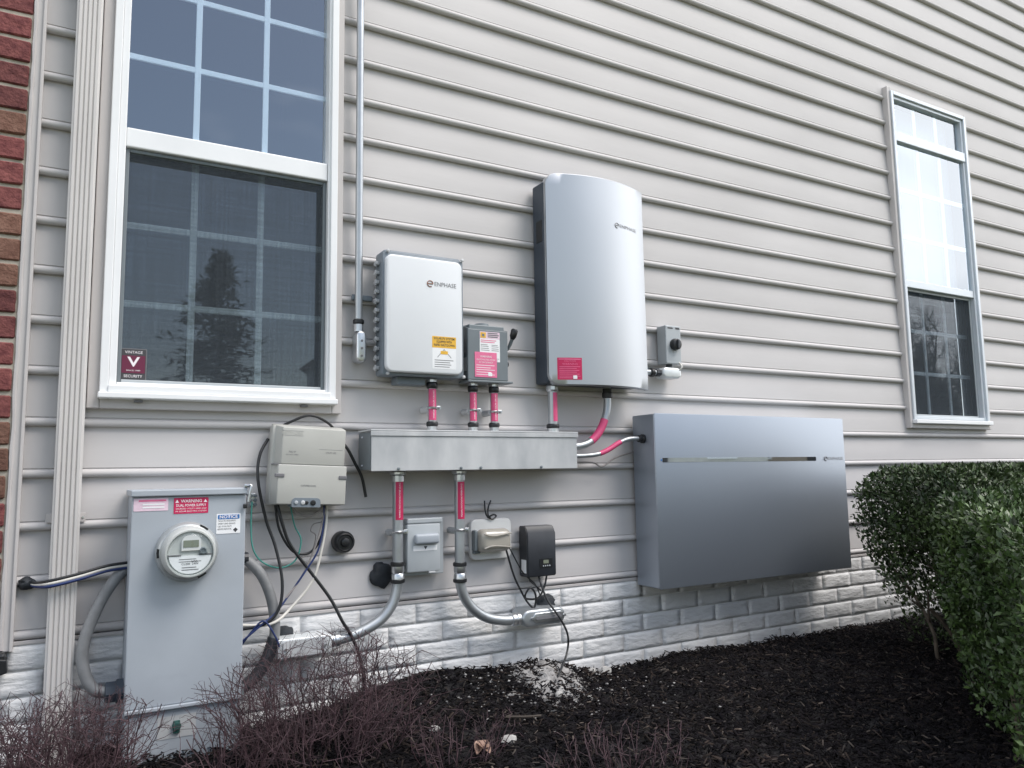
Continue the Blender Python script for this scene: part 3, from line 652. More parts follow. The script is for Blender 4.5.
# ------------------------------------------------------------------ combiner
cb = thing('combiner_box', 'white fronted grey combiner box right of the large window with yellow sticker', 'electrical box', (1.10, -.05, .80))
obj('body', box(B(), .957, 1.262, -.100, -.012, .800, 1.252, .010, 3), 'cbody', cb, smooth=40)
obj('flange', box(B(), .950, 1.268, -.108, -.094, .797, 1.240, .006), 'cbody', cb, smooth=40)
obj('lid', rplate(B(), .957, 1.253, .808, 1.229, -.128, -.1085, .024, bev=.006, n=8), 'lid', cb, smooth=40)
for i in range(12):
    z = .828 + i * .0345
    bm = box(B(), .942, .9565, -.062, -.034, z - .006, z + .006, .002); obj('hinge_lug', bm, 'galv', cb)
    obj('lug_pin', cyl(B(), (.946, -.05, z - .010), (0, 0, 1), .020, .0045, 8), 'galv', cb)
for x, z in ((.968, 1.243), (1.262, 1.243), (1.264, .803), (.968, .803)): obj('corner_screw', lathe(B(), (x, -.108, z), (0, -1, 0), [(0, .006), (.008, .006), (.009, .003)], 8), 'galv', cb)
obj('bottom_bracket', box(B(), 1.02, 1.13, -.07, -.008, .772, .7995, .003), 'cbody', cb)
for z in (1.13, .97, .86): obj('side_latch', box(B(), 1.262, 1.270, -.09, -.06, z - .014, z + .014, .002), 'zinc', cb)
def logo(parent, x0, x1, z, y, hh, m, tm=None, rz=0):
    """round e icon followed by the wordmark"""
    w = x1 - x0; r_ = hh * .68; cx = x0 + r_; bm = B()
    pts = []
    for a in np.linspace(0, 300, 22): pts.append((cx + r_ * math.cos(R(a)), y, z + r_ * math.sin(R(a))))
    tube(bm, [(cx - r_, y, z)] + [(cx + r_, y, z)], hh * .13, 4); tube(bm, pts, hh * .13, 4)
    obj('logo', bm, tm or m, parent); txt('ENPHASE', (x0 + 2.6 * r_ + x1) / 2, y - .0004, z, hh, m, parent, x1 - x0 - 2.6 * r_)
logo(cb, 1.113, 1.228, 1.136, -.1284, .016, 'gink', 'rink')
yl = -.128
sticker('yellow_sticker', 1.131, 1.226, .903, .945, yl, 'yellow', cb)
for s_, z in (('SOLAR PV SYSTEM', .937), ('EQUIPPED WITH', .925), ('RAPID SHUTDOWN', .913)): txt(s_, 1.1785, yl - .0010, z, .0085, 'ink', cb, .082 if z != .925 else .06, bold=.01)
sticker('diagram_sticker', 1.131, 1.226, .826, .9025, yl, 'paper', cb); sticker('diagram_box', 1.164, 1.193, .880, .892, yl - .0006, 'yellow', cb)
bm = B(); lines(bm, 1.14, 1.217, (.858, .850, .842, .834), yl - .0010, .0024); poly(bm, [(1.150, .868), (1.178, .899), (1.207, .868), (1.2045, .868), (1.178, .8965), (1.1525, .868)], yl - .0011, yl - .0008); obj('diagram_print', bm, 'gink', cb)

# ------------------------------------------------------------------ disconnect switch
dw = thing('disconnect_switch', 'slate grey safety switch with a side lever and a pink sticker', 'switch', (1.375, -.05, .80))
obj('case', box(B(), 1.300, 1.452, -.088, -.004, .803, 1.010, .004), 'dgrey', dw)
obj('cover', box(B(), 1.288, 1.460, -.101, -.0885, .797, .990, .003), 'dgrey', dw)
bm = B(); v = [bm.verts.new(q) for q in ((1.290, -.100, .9905), (1.460, -.100, .9905), (1.452, -.02, 1.016), (1.298, -.02, 1.016), (1.290, -.096, .986), (1.460, -.096, .986), (1.452, -.02, 1.008), (1.298, -.02, 1.008))]
for f in ((0, 1, 2, 3), (7, 6, 5, 4), (0, 4, 5, 1), (1, 5, 6, 2), (2, 6, 7, 3), (3, 7, 4, 0)): bm.faces.new([v[i] for i in f])
obj('rain_lid', bm, 'dgrey', dw); obj('hub_cap', lathe(B(), (1.375, -.045, 1.008), (0, 0, 1), [(0, .030), (.012, .028), (.014, .02)], 18), 'dgrey', dw, smooth=40)
obj('bottom_lip', box(B(), 1.288, 1.480, -.103, -.02, .7885, .7965, .002), 'dgrey', dw)
bm = tube(B(), [(1.452, -.06, .93), (1.474, -.075, .925), (1.480, -.085, .945), (1.487, -.098, .975)], .007, 8); obj('lever', bm, 'dgrey', dw, smooth=40)
obj('grip', lathe(B(), (1.484, -.094, .962), (.15, -.25, .95), [(0, .008), (.012, .013), (.035, .014), (.042, .009)], 14), 'black', dw, smooth=50)
obj('lever_plate', box(B(), 1.4525, 1.462, -.085, -.03, .90, .96, .004), 'dgrey', dw)
bm = tube(B(), [(1.462 + .012 * math.cos(R(a)) + .01, -.06, .868 + .012 * math.sin(R(a))) for a in range(0, 361, 30)], .003, 6); obj('lock_ring', bm, 'char', dw)
sticker('spec_sticker', 1.338, 1.424, .868, .955, -.1012, 'paper', dw); sticker('brand_plate', 1.338, 1.424, .955, .982, -.1012, 'ppink', dw)
obj('square_mark', poly(B(), rr(1.341, 1.364, .958, .979, .001), -.1024, -.1018), 'yellow', dw); obj('square_mark', poly(B(), rr(1.3475, 1.3575, .9635, .9735, .001), -.1030, -.1024), 'dgrey', dw)
bm = B(); lines(bm, 1.372, 1.420, (.977, .970, .963), -.1022, .004); obj('plate_print', bm, 'gink', dw)
bm = B(); lines(bm, 1.342, 1.42, (.949, .942), -.1022, .003); obj('spec_print', bm, 'fpink', dw)
bm = B(); lines(bm, 1.342, 1.38, (.932, .926, .918, .911), -.1022, .0018); lines(bm, 1.388, 1.42, (.932, .926, .918, .911, .88, .873), -.1022, .0018); obj('spec_text', bm, 'gink', dw)
sticker('pink_sticker', 1.316, 1.410, .808, .903, -.1019, 'fpink', dw)
txt('WARNING', 1.363, -.1029, .886, .008, 'wink', dw, .05); txt('PHOTOVOLTAIC SYSTEM', 1.363, -.1029, .874, .006, 'wink', dw, .078); txt('AC DISCONNECT', 1.363, -.1029, .864, .006, 'wink', dw, .06)
bm = B(); lines(bm, 1.322, 1.402, (.853, .844, .836, .827, .818), -.1028, .0022); obj('pink_print', bm, 'wink', dw); sticker('blank_square', 1.372, 1.389, .813, .826, -.1026, 'paper', dw)
bm = B(); box(bm, 1.2975, 1.300, -.072, -.03, .90, .955, 0); obj('side_label', bm, 'gink', dw); obj('side_tag', box(B(), 1.2972, 1.300, -.07, -.035, .835, .885, 0), 'galv', dw)

# ------------------------------------------------------------------ system controller (tall silver)
sc = thing('storage_controller', 'tall silver storage controller with a bulging brushed metal front', 'electrical cabinet', (1.90, -.05, .79))
obj('body', box(B(), 1.643, 2.132, -.088, -.001, .800, 1.628, .008), 'dbody', sc)
def bulge(x): 
    t = (x - 1.896) / .250; return -.100 - .062 * (1 - t * t)
bm = B(); nx = 28; sil = rr(1.646, 2.146, .790, 1.660, (.045, .006, .006, .045), 8)
def zr(x):                                          # vertical extent of the cover at x
    r0 = .045; x0 = 1.646
    if x < x0 + r0: d = r0 - math.sqrt(max(0, r0 * r0 - (x0 + r0 - x) ** 2)); return .790 + d, 1.660 - d
    return .790, 1.660
XS = [1.646 + .045 * (1 - math.cos(R(a))) for a in np.linspace(0, 90, 9)] + list(np.linspace(1.70, 2.146, nx))
cols = []
for x in XS:
    z0, z1 = zr(x); yb = bulge(x); cols.append([bm.verts.new((x, yb + .030, z0 + .001)), bm.verts.new((x, yb + .003, z0)), bm.verts.new((x, yb, z0 + .004)), bm.verts.new((x, yb, .84)), bm.verts.new((x, yb, 1.610)), bm.verts.new((x, yb, z1 - .004)), bm.verts.new((x, yb + .003, z1)), bm.verts.new((x, yb + .030, z1 - .001))])
for a, b in zip(cols, cols[1:]):
    for k in range(7): bm.faces.new((a[k], b[k], b[k + 1], a[k + 1]))
for c in (cols[-1], cols[0]): 
    bk = [bm.verts.new((c[2].co.x, -.070, c[k].co.z)) for k in (1, 6)]; bm.faces.new((c[1], c[6], bk[1], bk[0]))
bmesh.ops.remove_doubles(bm, verts=bm.verts[:], dist=1e-6); bmesh.ops.recalc_face_normals(bm, faces=bm.faces[:]); obj('front_cover', bm, 'silver', sc, smooth=35)
obj('cover_rim', rplate(B(), 1.650, 2.140, .796, 1.656, -.100, -.0885, (.045, .006, .006, .045)), 'cbody', sc)
obj('side_handle', box(B(), 1.6415, 1.645, -.075, -.03, 1.38, 1.47, .001), 'black', sc)
ns = len(sc.children)
logo(sc, 1.950, 2.085, 1.468, -.0006, .0150, 'lgink')
bm = B(); xs_ = np.linspace(1.676, 1.772, 9); v_ = [[bm.verts.new((x, y, z)) for x in xs_] for y, z in ((0, .812), (-.0007, .812), (-.0007, .900), (0, .900))]
for p_, q_ in zip(v_, v_[1:]):
    for j in range(8): bm.faces.new((p_[j], p_[j + 1], q_[j + 1], q_[j]))
obj('red_sticker', bm, 'red', sc)
yr = -.0009
txt('WARNING', 1.724, yr - .0006, .874, .008, 'fpink', sc, .06); txt('CAUTION', 1.724, yr - .0006, .886, .006, 'fpink', sc, .045)
bm = B(); lines(bm, 1.681, 1.767, (.894,), yr - .0003, .004, (0,)); lines(bm, 1.683, 1.765, (.864, .857, .849, .842, .834, .826, .819), yr - .0003, .0022)
bmesh.ops.subdivide_edges(bm, edges=[e for e in bm.edges if e.calc_length() > .03], cuts=5); obj('red_print', bm, 'fpink', sc); sticker('blank_square', 1.735, 1.751, .815, .829, yr - .0004, 'paper', sc)
for c_ in sc.children:                              # prints follow the curved cover
    if c_.name.split('.')[0] in ('logo', 'lettering', 'red_sticker', 'red_print', 'blank_square'):
        for v in c_.data.vertices: v.co.y += bulge(v.co.x + sc.location.x)

# ------------------------------------------------------------------ battery
bt = thing('battery', 'wide flat grey wall battery with a thin glossy strip across the front', 'battery', (2.72, -.05, -.03))
obj('case', box(B(), 2.123, 3.314, -.157, -.012, -.031, .685, .006, 3), 'battery', bt, smooth=40)
obj('front_panel', box(B(), 2.121, 3.316, -.1625, -.1575, -.033, .687, .0025, 2), 'battery', bt, smooth=40)
obj('gloss_strip', rplate(B(), 2.156, 3.105, .482, .501, -.1634, -.1620, .004), 'mirror', bt)
obj('status_light', lathe(B(), (2.150, -.1626, .4915), (0, -1, 0), [(0, .004), (.0012, .004)], 10), 'blue', bt)
logo(bt, 3.165, 3.300, .4915, -.1634, .0145, 'lgink')
obj('wall_bracket', box(B(), 2.18, 3.26, -.0115, .012, .02, .64, .002), 'char', bt)
obj('gland', lathe(B(), (2.1225, -.085, .583), (-1, 0, 0), [(0, .019), (.010, .019), (.012, .015), (.026, .015), (.028, .012)], 16), 'black', bt, smooth=40)

# ------------------------------------------------------------------ wireway trough
tr = thing('wireway', 'long galvanised wireway trough under the boxes', 'wireway', (1.32, -.06, .465))
obj('trough', box(B(), .904, 1.744, -.130, -.004, .466, .598, .002), 'galv', tr)
obj('end_plate', box(B(), .9005, .9035, -.128, -.006, .468, .596, .001), 'dgrey', tr)
bm = B(); box(bm, .899, 1.752, -.138, -.002, .599, .605, .0015); box(bm, .899, 1.752, -.138, -.1345, .583, .5985, .001); obj('lid', bm, 'galv', tr)
obj('front_cover', box(B(), .902, 1.747, -.1342, -.1305, .463, .5825, .001), 'galv', tr)
for x in (1.00, 1.24, 1.32, 1.58): obj('screw', lathe(B(), (x, -.1342, .470), (0, -1, 0), [(0, .0055), (.004, .005), (.005, .002)], 8), 'dgrey', tr)
for z in (.482, .58): obj('end_screw', lathe(B(), (.9005, -.045, z), (-1, 0, 0), [(0, .004), (.003, .003)], 8), 'zinc', tr)

# ------------------------------------------------------------------ short riser conduits
def vlabel(parent, x, yc, r, z0, z1, m, a0=-75, a1=75, s=None):
    """wrapped label on the camera side of a vertical pipe"""
    bm = B(); pv = None
    for a in np.linspace(a0, a1, 10):
        q = (x + (r + .0008) * math.sin(R(a)), yc - (r + .0008) * math.cos(R(a))); c = (bm.verts.new((*q, z0)), bm.verts.new((*q, z1)))
        if pv: bm.faces.new((pv[0], c[0], c[1], pv[1]))
        pv = c
    o = obj('wrap_label', bm, m, parent, smooth=True)
    if s: txt(s, x, yc - r - .0013, (z0 + z1) / 2, min(.006, r * .5), 'wink', parent, (z1 - z0) * .9, rot=R(-90))
def strap(parent, x, yc, z, r):
    bm = B(); tube(bm, [(x + (r + .002) * math.cos(R(a)), yc + (r + .002) * math.sin(R(a)), z) for a in range(0, 360, 30)] + [(x + r + .002, yc, z)], .0045, 6); obj('strap_band', bm, 'zinc', parent, smooth=True)
    bm = box(B(), x + r, x + r + .016, yc - .008, yc - .002, z - .007, z + .007, .001); cyl(bm, (x + r + .010, yc - .002, z), (0, -1, 0), .016, .004, 8); obj('strap_bolt', bm, 'zinc', parent)
    obj('strap_foot', lathe(B(), (x - .012, -.002, z - .004), (0, -1, 0), [(0, .013), (abs(yc) - r * .3, .011)], 10), 'galv', parent)
RIS = [(1.160, -.060, .795, .0148, 'pink conduit riser under the white fronted combiner box', 'pink'), (1.328, -.060, .7885, .0138, 'left pink conduit riser under the slate safety switch', 'pink'),
       (1.418, -.060, .7885, .0138, 'right pink conduit riser under the slate safety switch', 'pink'), (1.685, -.060, .800, .0190, 'thick riser conduit under the silver controller with pink strip on one side', 'pink')]
for i, (x, y, zt, r_, lb, m) in enumerate(RIS):
    t = thing('riser_conduit', lb, 'conduit', (x, y, .605), 'risers between the boxes and the trough')
    obj('pipe', cyl(B(), (x, y, .606), (0, 0, 1), zt - .606, r_, 16), 'emt', t, smooth=40)
    for z, h in ((.606, .010), ): obj('lower_nut', cyl(B(), (x, y, z), (0, 0, 1), h + .006, r_ + .004, 10), 'zinc', t)
    obj('lower_ring', lathe(B(), (x, y, .622), (0, 0, 1), [(0, r_ + .004), (.004, r_ + .007), (.014, r_ + .007), (.018, r_ + .004)], 18), 'black', t, smooth=40)
    if i < 3:
        obj('upper_ring', lathe(B(), (x, y, zt - .034), (0, 0, 1), [(0, r_ + .003), (.004, r_ + .006), (.020, r_ + .006), (.024, r_ + .003)], 18), 'black', t, smooth=40)
        obj('upper_nut', cyl(B(), (x, y, zt - .010), (0, 0, 1), .009, r_ + .006, 10), 'zinc', t)
        vlabel(t, x, y, r_, .645, zt - .036, m, s='WARNING: SOLAR CIRCUIT'); strap(t, x, y, .690 - .004 * i, r_)
    else:
        obj('upper_nut', lathe(B(), (x, y, zt - .03), (0, 0, 1), [(0, r_ + .002), (.006, r_ + .006), (.02, r_ + .006), (.029, r_ + .002)], 10), 'zinc', t)
        vlabel(t, x, y, r_, .65, zt - .035, 'pink', -25, 100, None)

# ------------------------------------------------------------------ conduits from the trough to the wall
def drop(label, x, pts, body_label, lbl_z, coup_z, strap_z, r=.0185):
    t = thing('steel_conduit', label, 'conduit', (x, -.062, .1), 'steel conduits dropping from the trough')
    y = -.062
    obj('upper_pipe', cyl(B(), (x, y, coup_z + .02), (0, 0, 1), .462 - coup_z - .02, r, 18), 'emt', t, smooth=40)
    obj('top_nut', lathe(B(), (x, y, .447), (0, 0, 1), [(0, r + .003), (.004, r + .010), (.012, r + .010), (.015, r + .003)], 10), 'zinc', t)
    obj('top_collar', cyl(B(), (x, y, .425), (0, 0, 1), .020, r + .004, 12), 'zinc', t)
    P = smoothpts(pts, 6); obj('elbow', tube(B(), P, r, 18), 'emt', t, smooth=50)
    obj('coupling', lathe(B(), (x, y, coup_z - .026), (0, 0, 1), [(0, r + .002), (.002, r + .004), (.022, r + .004), (.026, r + .0015), (.030, r + .004), (.050, r + .004), (.052, r + .002)], 16), 'zinc', t, smooth=40)
    for dz in (-.034, .024): obj('coupling_ring', lathe(B(), (x, y, coup_z + dz), (0, 0, 1), [(0, r + .003), (.003, r + .007), (.012, r + .007), (.015, r + .003)], 18), 'black', t, smooth=40)
    vlabel(t, x, y, r, lbl_z[0], lbl_z[1], 'red', -45, 80, 'WARNING: PHOTOVOLTAIC POWER SOURCE')
    strap(t, x, y, strap_z, r)
    return t, P
d1, P1 = drop('left steel conduit with red label curving left to the flat conduit body', 1.026, [(1.026, -.062, .10), (1.024, -.062, .06), (1.006, -.062, .005), (.965, -.062, -.042), (.905, -.062, -.072), (.845, -.062, -.088), (.80, -.062, -.093)], '', (.292, .428), .108, .25)
d2, P2 = drop('right steel conduit with red label curving right to the oval conduit body', 1.267, [(1.267, -.062, .08), (1.270, -.062, .045), (1.286, -.062, .0), (1.322, -.062, -.045), (1.378, -.062, -.080), (1.445, -.062, -.096), (1.50, -.062, -.099)], '', (.285, .420), .090, .245)
def connector(parent, c, ax, r):
    ax = Vector(ax); obj('connector', lathe(B(), c, ax, [(0, r + .001), (.003, r + .005), (.016, r + .005), (.018, r + .002), (.022, r + .006), (.034, r + .006), (.036, r + .002)], 14), 'zinc', parent, smooth=40)
connector(d1, (.820, -.062, -.091), (-1, 0, -.05), .0185); connector(d2, (1.478, -.062, -.098), (1, 0, 0), .0185)
lb1 = thing('conduit_body', 'long flat grey conduit body low on the wall behind the shrub', 'conduit body', (.70, -.05, -.1))
obj('housing', rplate(B(), .610, .786, -.128, -.066, -.090, -.004, .008, bev=.004), 'castwhite', lb1, smooth=40); obj('cover_plate', rplate(B(), .628, .770, -.122, -.072, -.094, -.0905, .008), 'galv', lb1, smooth=40)
for x in (.636, .762): obj('screw', lathe(B(), (x, -.094, -.097), (0, -1, 0), [(0, .006), (.004, .005)], 8), 'zinc', lb1)
lb2 = thing('conduit_body', 'oval cast conduit body at the end of the right steel conduit', 'conduit body', (1.60, -.05, -.1))
obj('housing', rplate(B(), 1.512, 1.704, -.128, -.066, -.092, -.0, .030, bev=.010), 'emt', lb2, smooth=50); obj('cover_plate', rplate(B(), 1.556, 1.692, -.115, -.079, -.0965, -.0922, .017, bev=.003), 'zinc', lb2, smooth=40)
obj('gasket', rplate(B(), 1.566, 1.682, -.1035, -.0905, -.0985, -.0965, .006), 'gink', lb2)
for x in (1.552, 1.697): obj('screw', lathe(B(), (x, -.094, -.097), (0, -1, 0), [(0, .006), (.005, .005)], 8), 'zinc', lb2)

# ------------------------------------------------------------------ flexible links at the right of the trough
fx = thing('liquidtight_conduit', 'fat silver flexible conduit bending from the silver controller into the trough', 'conduit', (1.955, -.06, .79))
P = smoothpts([(1.958, -.060, .800), (1.958, -.060, .745), (1.950, -.061, .690), (1.920, -.062, .625), (1.875, -.063, .578), (1.820, -.064, .555), (1.742, -.064, .548)], 7)
obj('hose', tube(B(), P, .0155, 14), 'emt', fx, smooth=50); obj('top_gland', lathe(B(), (1.958, -.060, .752), (0, 0, 1), [(0, .017), (.004, .022), (.022, .022), (.026, .019), (.04, .019)], 12), 'black', fx)
q = P[17:30]; obj('wrap_label', tube(B(), q, .0165, 14), 'pink', fx, smooth=50)
fy = thing('liquidtight_conduit', 'thin silver flexible conduit running from the trough up into the battery side', 'conduit', (1.75, -.07, .51))
P = smoothpts([(1.742, -.070, .512), (1.83, -.070, .513), (1.895, -.072, .520), (1.945, -.074, .537), (2.0, -.077, .566), (2.05, -.08, .582), (2.105, -.085, .584)], 7)
obj('hose', tube(B(), P, .0095, 12), 'emt', fy, smooth=50); obj('wrap_label', tube(B(), P[15:30], .0105, 12), 'pink', fy, smooth=50)
tubething('cable', [(1.742, -.05, .487), (1.88, -.045, .486), (1.935, -.04, .468), (2.0, -.035, .50), (2.06, -.025, .517), (2.13, -.01, .53)], .0035, 'wireg', 'thin grey wire sagging between the trough and the battery', 'cable')

# ------------------------------------------------------------------ slim conduit beside the window
sl_ = thing('slim_conduit', 'slim vertical steel conduit beside the large window', 'conduit', (.882, -.03, .97))
obj('pipe', cyl(B(), (.889, -.030, .97), (0, 0, 1), 3.4, .0135, 16), 'emt', sl_, smooth=40)
for z in (1.085,): obj('pipe_strap', box(B(), .870, .945, -.018, -.002, z - .010, z + .010, .003), 'cbody', sl_)
obj('ring', lathe(B(), (.889, -.030, .984), (0, 0, 1), [(0, .016), (.004, .020), (.014, .020), (.018, .016)], 16), 'black', sl_, smooth=40); obj('nut', cyl(B(), (.889, -.030, .957), (0, 0, 1), .026, .0165, 10), 'zinc', sl_)
el = thing('conduit_body', 'bright cast metal conduit body at the foot of the slim conduit beside the window', 'conduit body', (.885, -.03, .92))
obj('housing', rplate(B(), .876, .912, .846, .958, -.054, -.002, .017, bev=.008), 'zinc', el, smooth=50)
for z in (.868, .895, .922): obj('screw', lathe(B(), (.894, -.054, z), (0, -1, 0), [(0, .0045), (.003, .004)], 8), 'gink', el)

# ------------------------------------------------------------------ emergency switch and its elbow
es = thing('rotary_switch', 'small grey switch box with a black round knob right of the silver controller', 'switch', (2.33, -.03, .91))
obj('case', box(B(), 2.288, 2.376, -.062, -.002, .918, 1.090, .004), 'grey', es); kn = obj('knob', lathe(B(), (2.336, -.062, 1.004), (0, -1, 0), [(0, .026), (.006, .027), (.022, .024), (.024, .020)], 24), 'black', es, smooth=40)
obj('knob_bar', box(B(), 2.330, 2.342, -.094, -.085, .984, 1.024, .003), 'char', kn); bm = B(); lines(bm, 2.300, 2.330, (1.078,), -.0625, .006, (0,)); lines(bm, 2.345, 2.368, (1.078,), -.0625, .008, (0,)); obj('print', bm, 'ink', es)
sticker('side_tag', 2.300, 2.36, .935, .960, -.0621, 'grey', es)
tubething('cable', [(2.360, -.055, .930), (2.363, -.075, .905), (2.352, -.065, .885)], .004, 'wirew', 'stub of pale wire under the small switch box', 'cable')
eb = thing('conduit_body', 'white elbow conduit body under the small switch box', 'conduit body', (2.30, -.03, .87))
obj('housing', rplate(B(), 2.262, 2.366, .852, .900, -.070, -.012, .020, bev=.009), 'castwhite', eb, smooth=50); obj('pipe', cyl(B(), (2.130, -.042, .876), (1, 0, 0), .14, .0125, 14), 'emt', eb, smooth=40)
obj('ring', lathe(B(), (2.206, -.042, .876), (1, 0, 0), [(0, .016), (.004, .020), (.018, .020), (.022, .016)], 14), 'black', eb, smooth=40); obj('nut', cyl(B(), (2.238, -.042, .876), (1, 0, 0), .022, .017, 10), 'char', eb); obj('riser', cyl(B(), (2.325, -.035, .895), (0, 0, 1), .026, .014, 10), 'char', eb)

# ------------------------------------------------------------------ small pull-out box, outlet, transformer
pb = thing('pullout_box', 'small light grey pull out disconnect box beside the left steel conduit', 'electrical box', (1.12, -.03, .10))
obj('back_box', box(B(), 1.062, 1.212, -.040, -.002, .092, .292, .003), 'grey', pb); obj('cover', box(B(), 1.058, 1.186, -.072, -.0405, .106, .274, .006), 'grey', pb, smooth=40)
obj('hood', box(B(), 1.060, 1.196, -.068, -.0405, .2755, .294, .004), 'grey', pb); obj('pull_bump', box(B(), 1.082, 1.176, -.092, -.070, .203, .240, .010, 4), 'panel', pb, smooth=50)
sticker('label', 1.080, 1.172, .180, .198, -.0722, 'paper', pb); obj('label_mark', poly(B(), [(1.120, .196), (1.134, .196), (1.127, .184)], -.0738, -.0730), 'ink', pb)
obj('hasp', box(B(), 1.140, 1.165, -.074, -.06, .100, .106, .001), 'galv', pb); 
ou = thing('outlet', 'covered outdoor outlet on an off white plate with a smoky bubble cover', 'outlet', (1.42, -.02, .20))
pl_ = poly(B(), rr(1.336, 1.512, .125, .276, .022, 3), -.016, .004, .004); obj('wall_plate', pl_, 'plate', ou, smooth=40)
bm = B(); bmesh.ops.create_cube(bm, size=1)
for v in bm.verts: v.co = Vector((1.418 + v.co.x * .142 * (1 if v.co.y > 0 else .88), -.047 + v.co.y * .058, .198 + v.co.z * .092 * (1 if v.co.y > 0 else .84)))
bmesh.ops.bevel(bm, geom=bm.edges[:], offset=.023, segments=5, profile=.5, affect='EDGES'); obj('bubble_cover', bm, 'bubble', ou, smooth=60)
bm = box(B(), 1.338, 1.352, -.045, -.016, .160, .238, .005); box(bm, 1.340, 1.37, -.03, -.016, .15, .16, .003); obj('hinge', bm, 'dgrey', ou)
bm = B()
for z in (.172, .224): tube(bm, smoothpts([(1.362, -.078, z), (1.40, -.082, .198 + (z - .198) * .7), (1.475, -.078, z)]), .0028, 6)
obj('cover_rib', bm, 'bubble', ou, smooth=True)
tf = thing('transformer', 'black low voltage transformer mounted low on the siding', 'transformer', (1.62, -.03, .05))
bm = B(); prof = [(-.002, .05), (-.064, .05), (-.067, .058), (-.067, .214), (-.050, .242), (-.002, .242)]
a = [bm.verts.new((1.553, y, z)) for y, z in prof]; b = [bm.verts.new((1.682, y, z)) for y, z in prof]; n = len(prof); bm.faces.new(a); bm.faces.new(b[::-1])
for i in range(n): bm.faces.new((a[(i + 1) % n], a[i], b[i], b[(i + 1) % n]))
bmesh.ops.recalc_face_normals(bm, faces=bm.faces[:]); bmesh.ops.bevel(bm, geom=bm.edges[:], offset=.003, segments=2, affect='EDGES'); obj('case', bm, 'char', tf, smooth=40)
obj('control_panel', rplate(B(), 1.605, 1.664, .082, .118, -.0685, -.0665, .003), 'black', tf); obj('display', rplate(B(), 1.622, 1.646, .099, .112, -.0695, -.0685, .001), 'lcd', tf)
for i in range(4): obj('button', lathe(B(), (1.622 + i * .0095, -.0685, .090), (0, -1, 0), [(0, .003), (.002, .0025)], 8), 'grey', tf)
obj('side_label', box(B(), 1.5522, 1.5530, -.055, -.02, .065, .115, 0), 'paper', tf)
cords = [(.0040, [(1.464, -.055, .165), (1.50, -.05, .062), (1.535, -.045, -.002), (1.56, -.05, -.045), (1.585, -.055, -.065), (1.59, -.06, -.02), (1.565, -.065, .012), (1.545, -.06, -.01), (1.555, -.05, -.03), (1.61, -.045, -.032), (1.64, -.045, .01), (1.655, -.04, .055)], 'black cord knotted between the bubble covered outlet and the transformer'),
         (.0026, [(1.478, -.055, .17), (1.52, -.045, .105), (1.555, -.035, .06), (1.60, -.04, .02), (1.615, -.05, -.02)], 'fine black wire slanting from the outlet behind the transformer'),
         (.0040, [(1.615, -.04, .055), (1.615, -.06, .02), (1.628, -.085, -.04), (1.660, -.115, -.10), (1.692, -.12, -.165), (1.690, -.12, -.225), (1.63, -.17, -.27), (1.53, -.25, -.32), (1.49, -.27, -.36)], 'black low voltage cord hanging from the transformer down to the mulch'),
         (.0030, [(1.572, -.04, .055), (1.575, -.045, .035), (1.60, -.05, .012), (1.62, -.05, -.005)], 'short black lead under the left corner of the transformer')]
for r_, p_, lb in cords: tubething('cord', p_, r_, 'black', lb, 'cord')
ct = thing('cord_tie', 'curled black twist tie above the outlet plate', 'cord tie', (1.41, -.01, .28))
obj('strand', tube(B(), smoothpts([(1.398, -.012, .345), (1.396, -.02, .31), (1.405, -.022, .285), (1.43, -.024, .292), (1.443, -.02, .285), (1.425, -.022, .275), (1.405, -.02, .283)]), .0032, 6), 'black', ct, smooth=True)
obj('strand', tube(B(), smoothpts([(1.425, -.012, .345), (1.410, -.018, .318), (1.408, -.022, .290), (1.418, -.024, .278)]), .0030, 6), 'black', ct, smooth=True)

# ------------------------------------------------------------------ rubble and stones at the wall foot
bm = B(); nx, ny = 64, 40; g = []
for j in range(ny + 1):
    row = []
    for i in range(nx + 1):
        x = 1.20 + .75 * i / nx; y = .015 - .62 * j / ny; u, v = (x - 1.58 - .25 * (y + .2)) / .20, (y + .16) / .26
        h = .036 * math.exp(-2.0 * (u * u + v * v)) + .020 * noise.noise((x * 17, y * 17, 1)) + .012 * noise.noise((x * 48, y * 48, 4)) + .006 * random.uniform(-1, 1) - .014
        row.append(bm.verts.new((x, y, gz(x, min(y, 0)) + h)))
    g.append(row)
for j in range(ny):
    for i in range(nx): bm.faces.new((g[j][i], g[j + 1][i], g[j + 1][i + 1], g[j][i + 1]))
o = obj('mortar_rubble', bm, 'lime', None, smooth=True, kind='stuff'); o['label'] = 'pale crumbled mortar heaped on the mulch against the foundation'
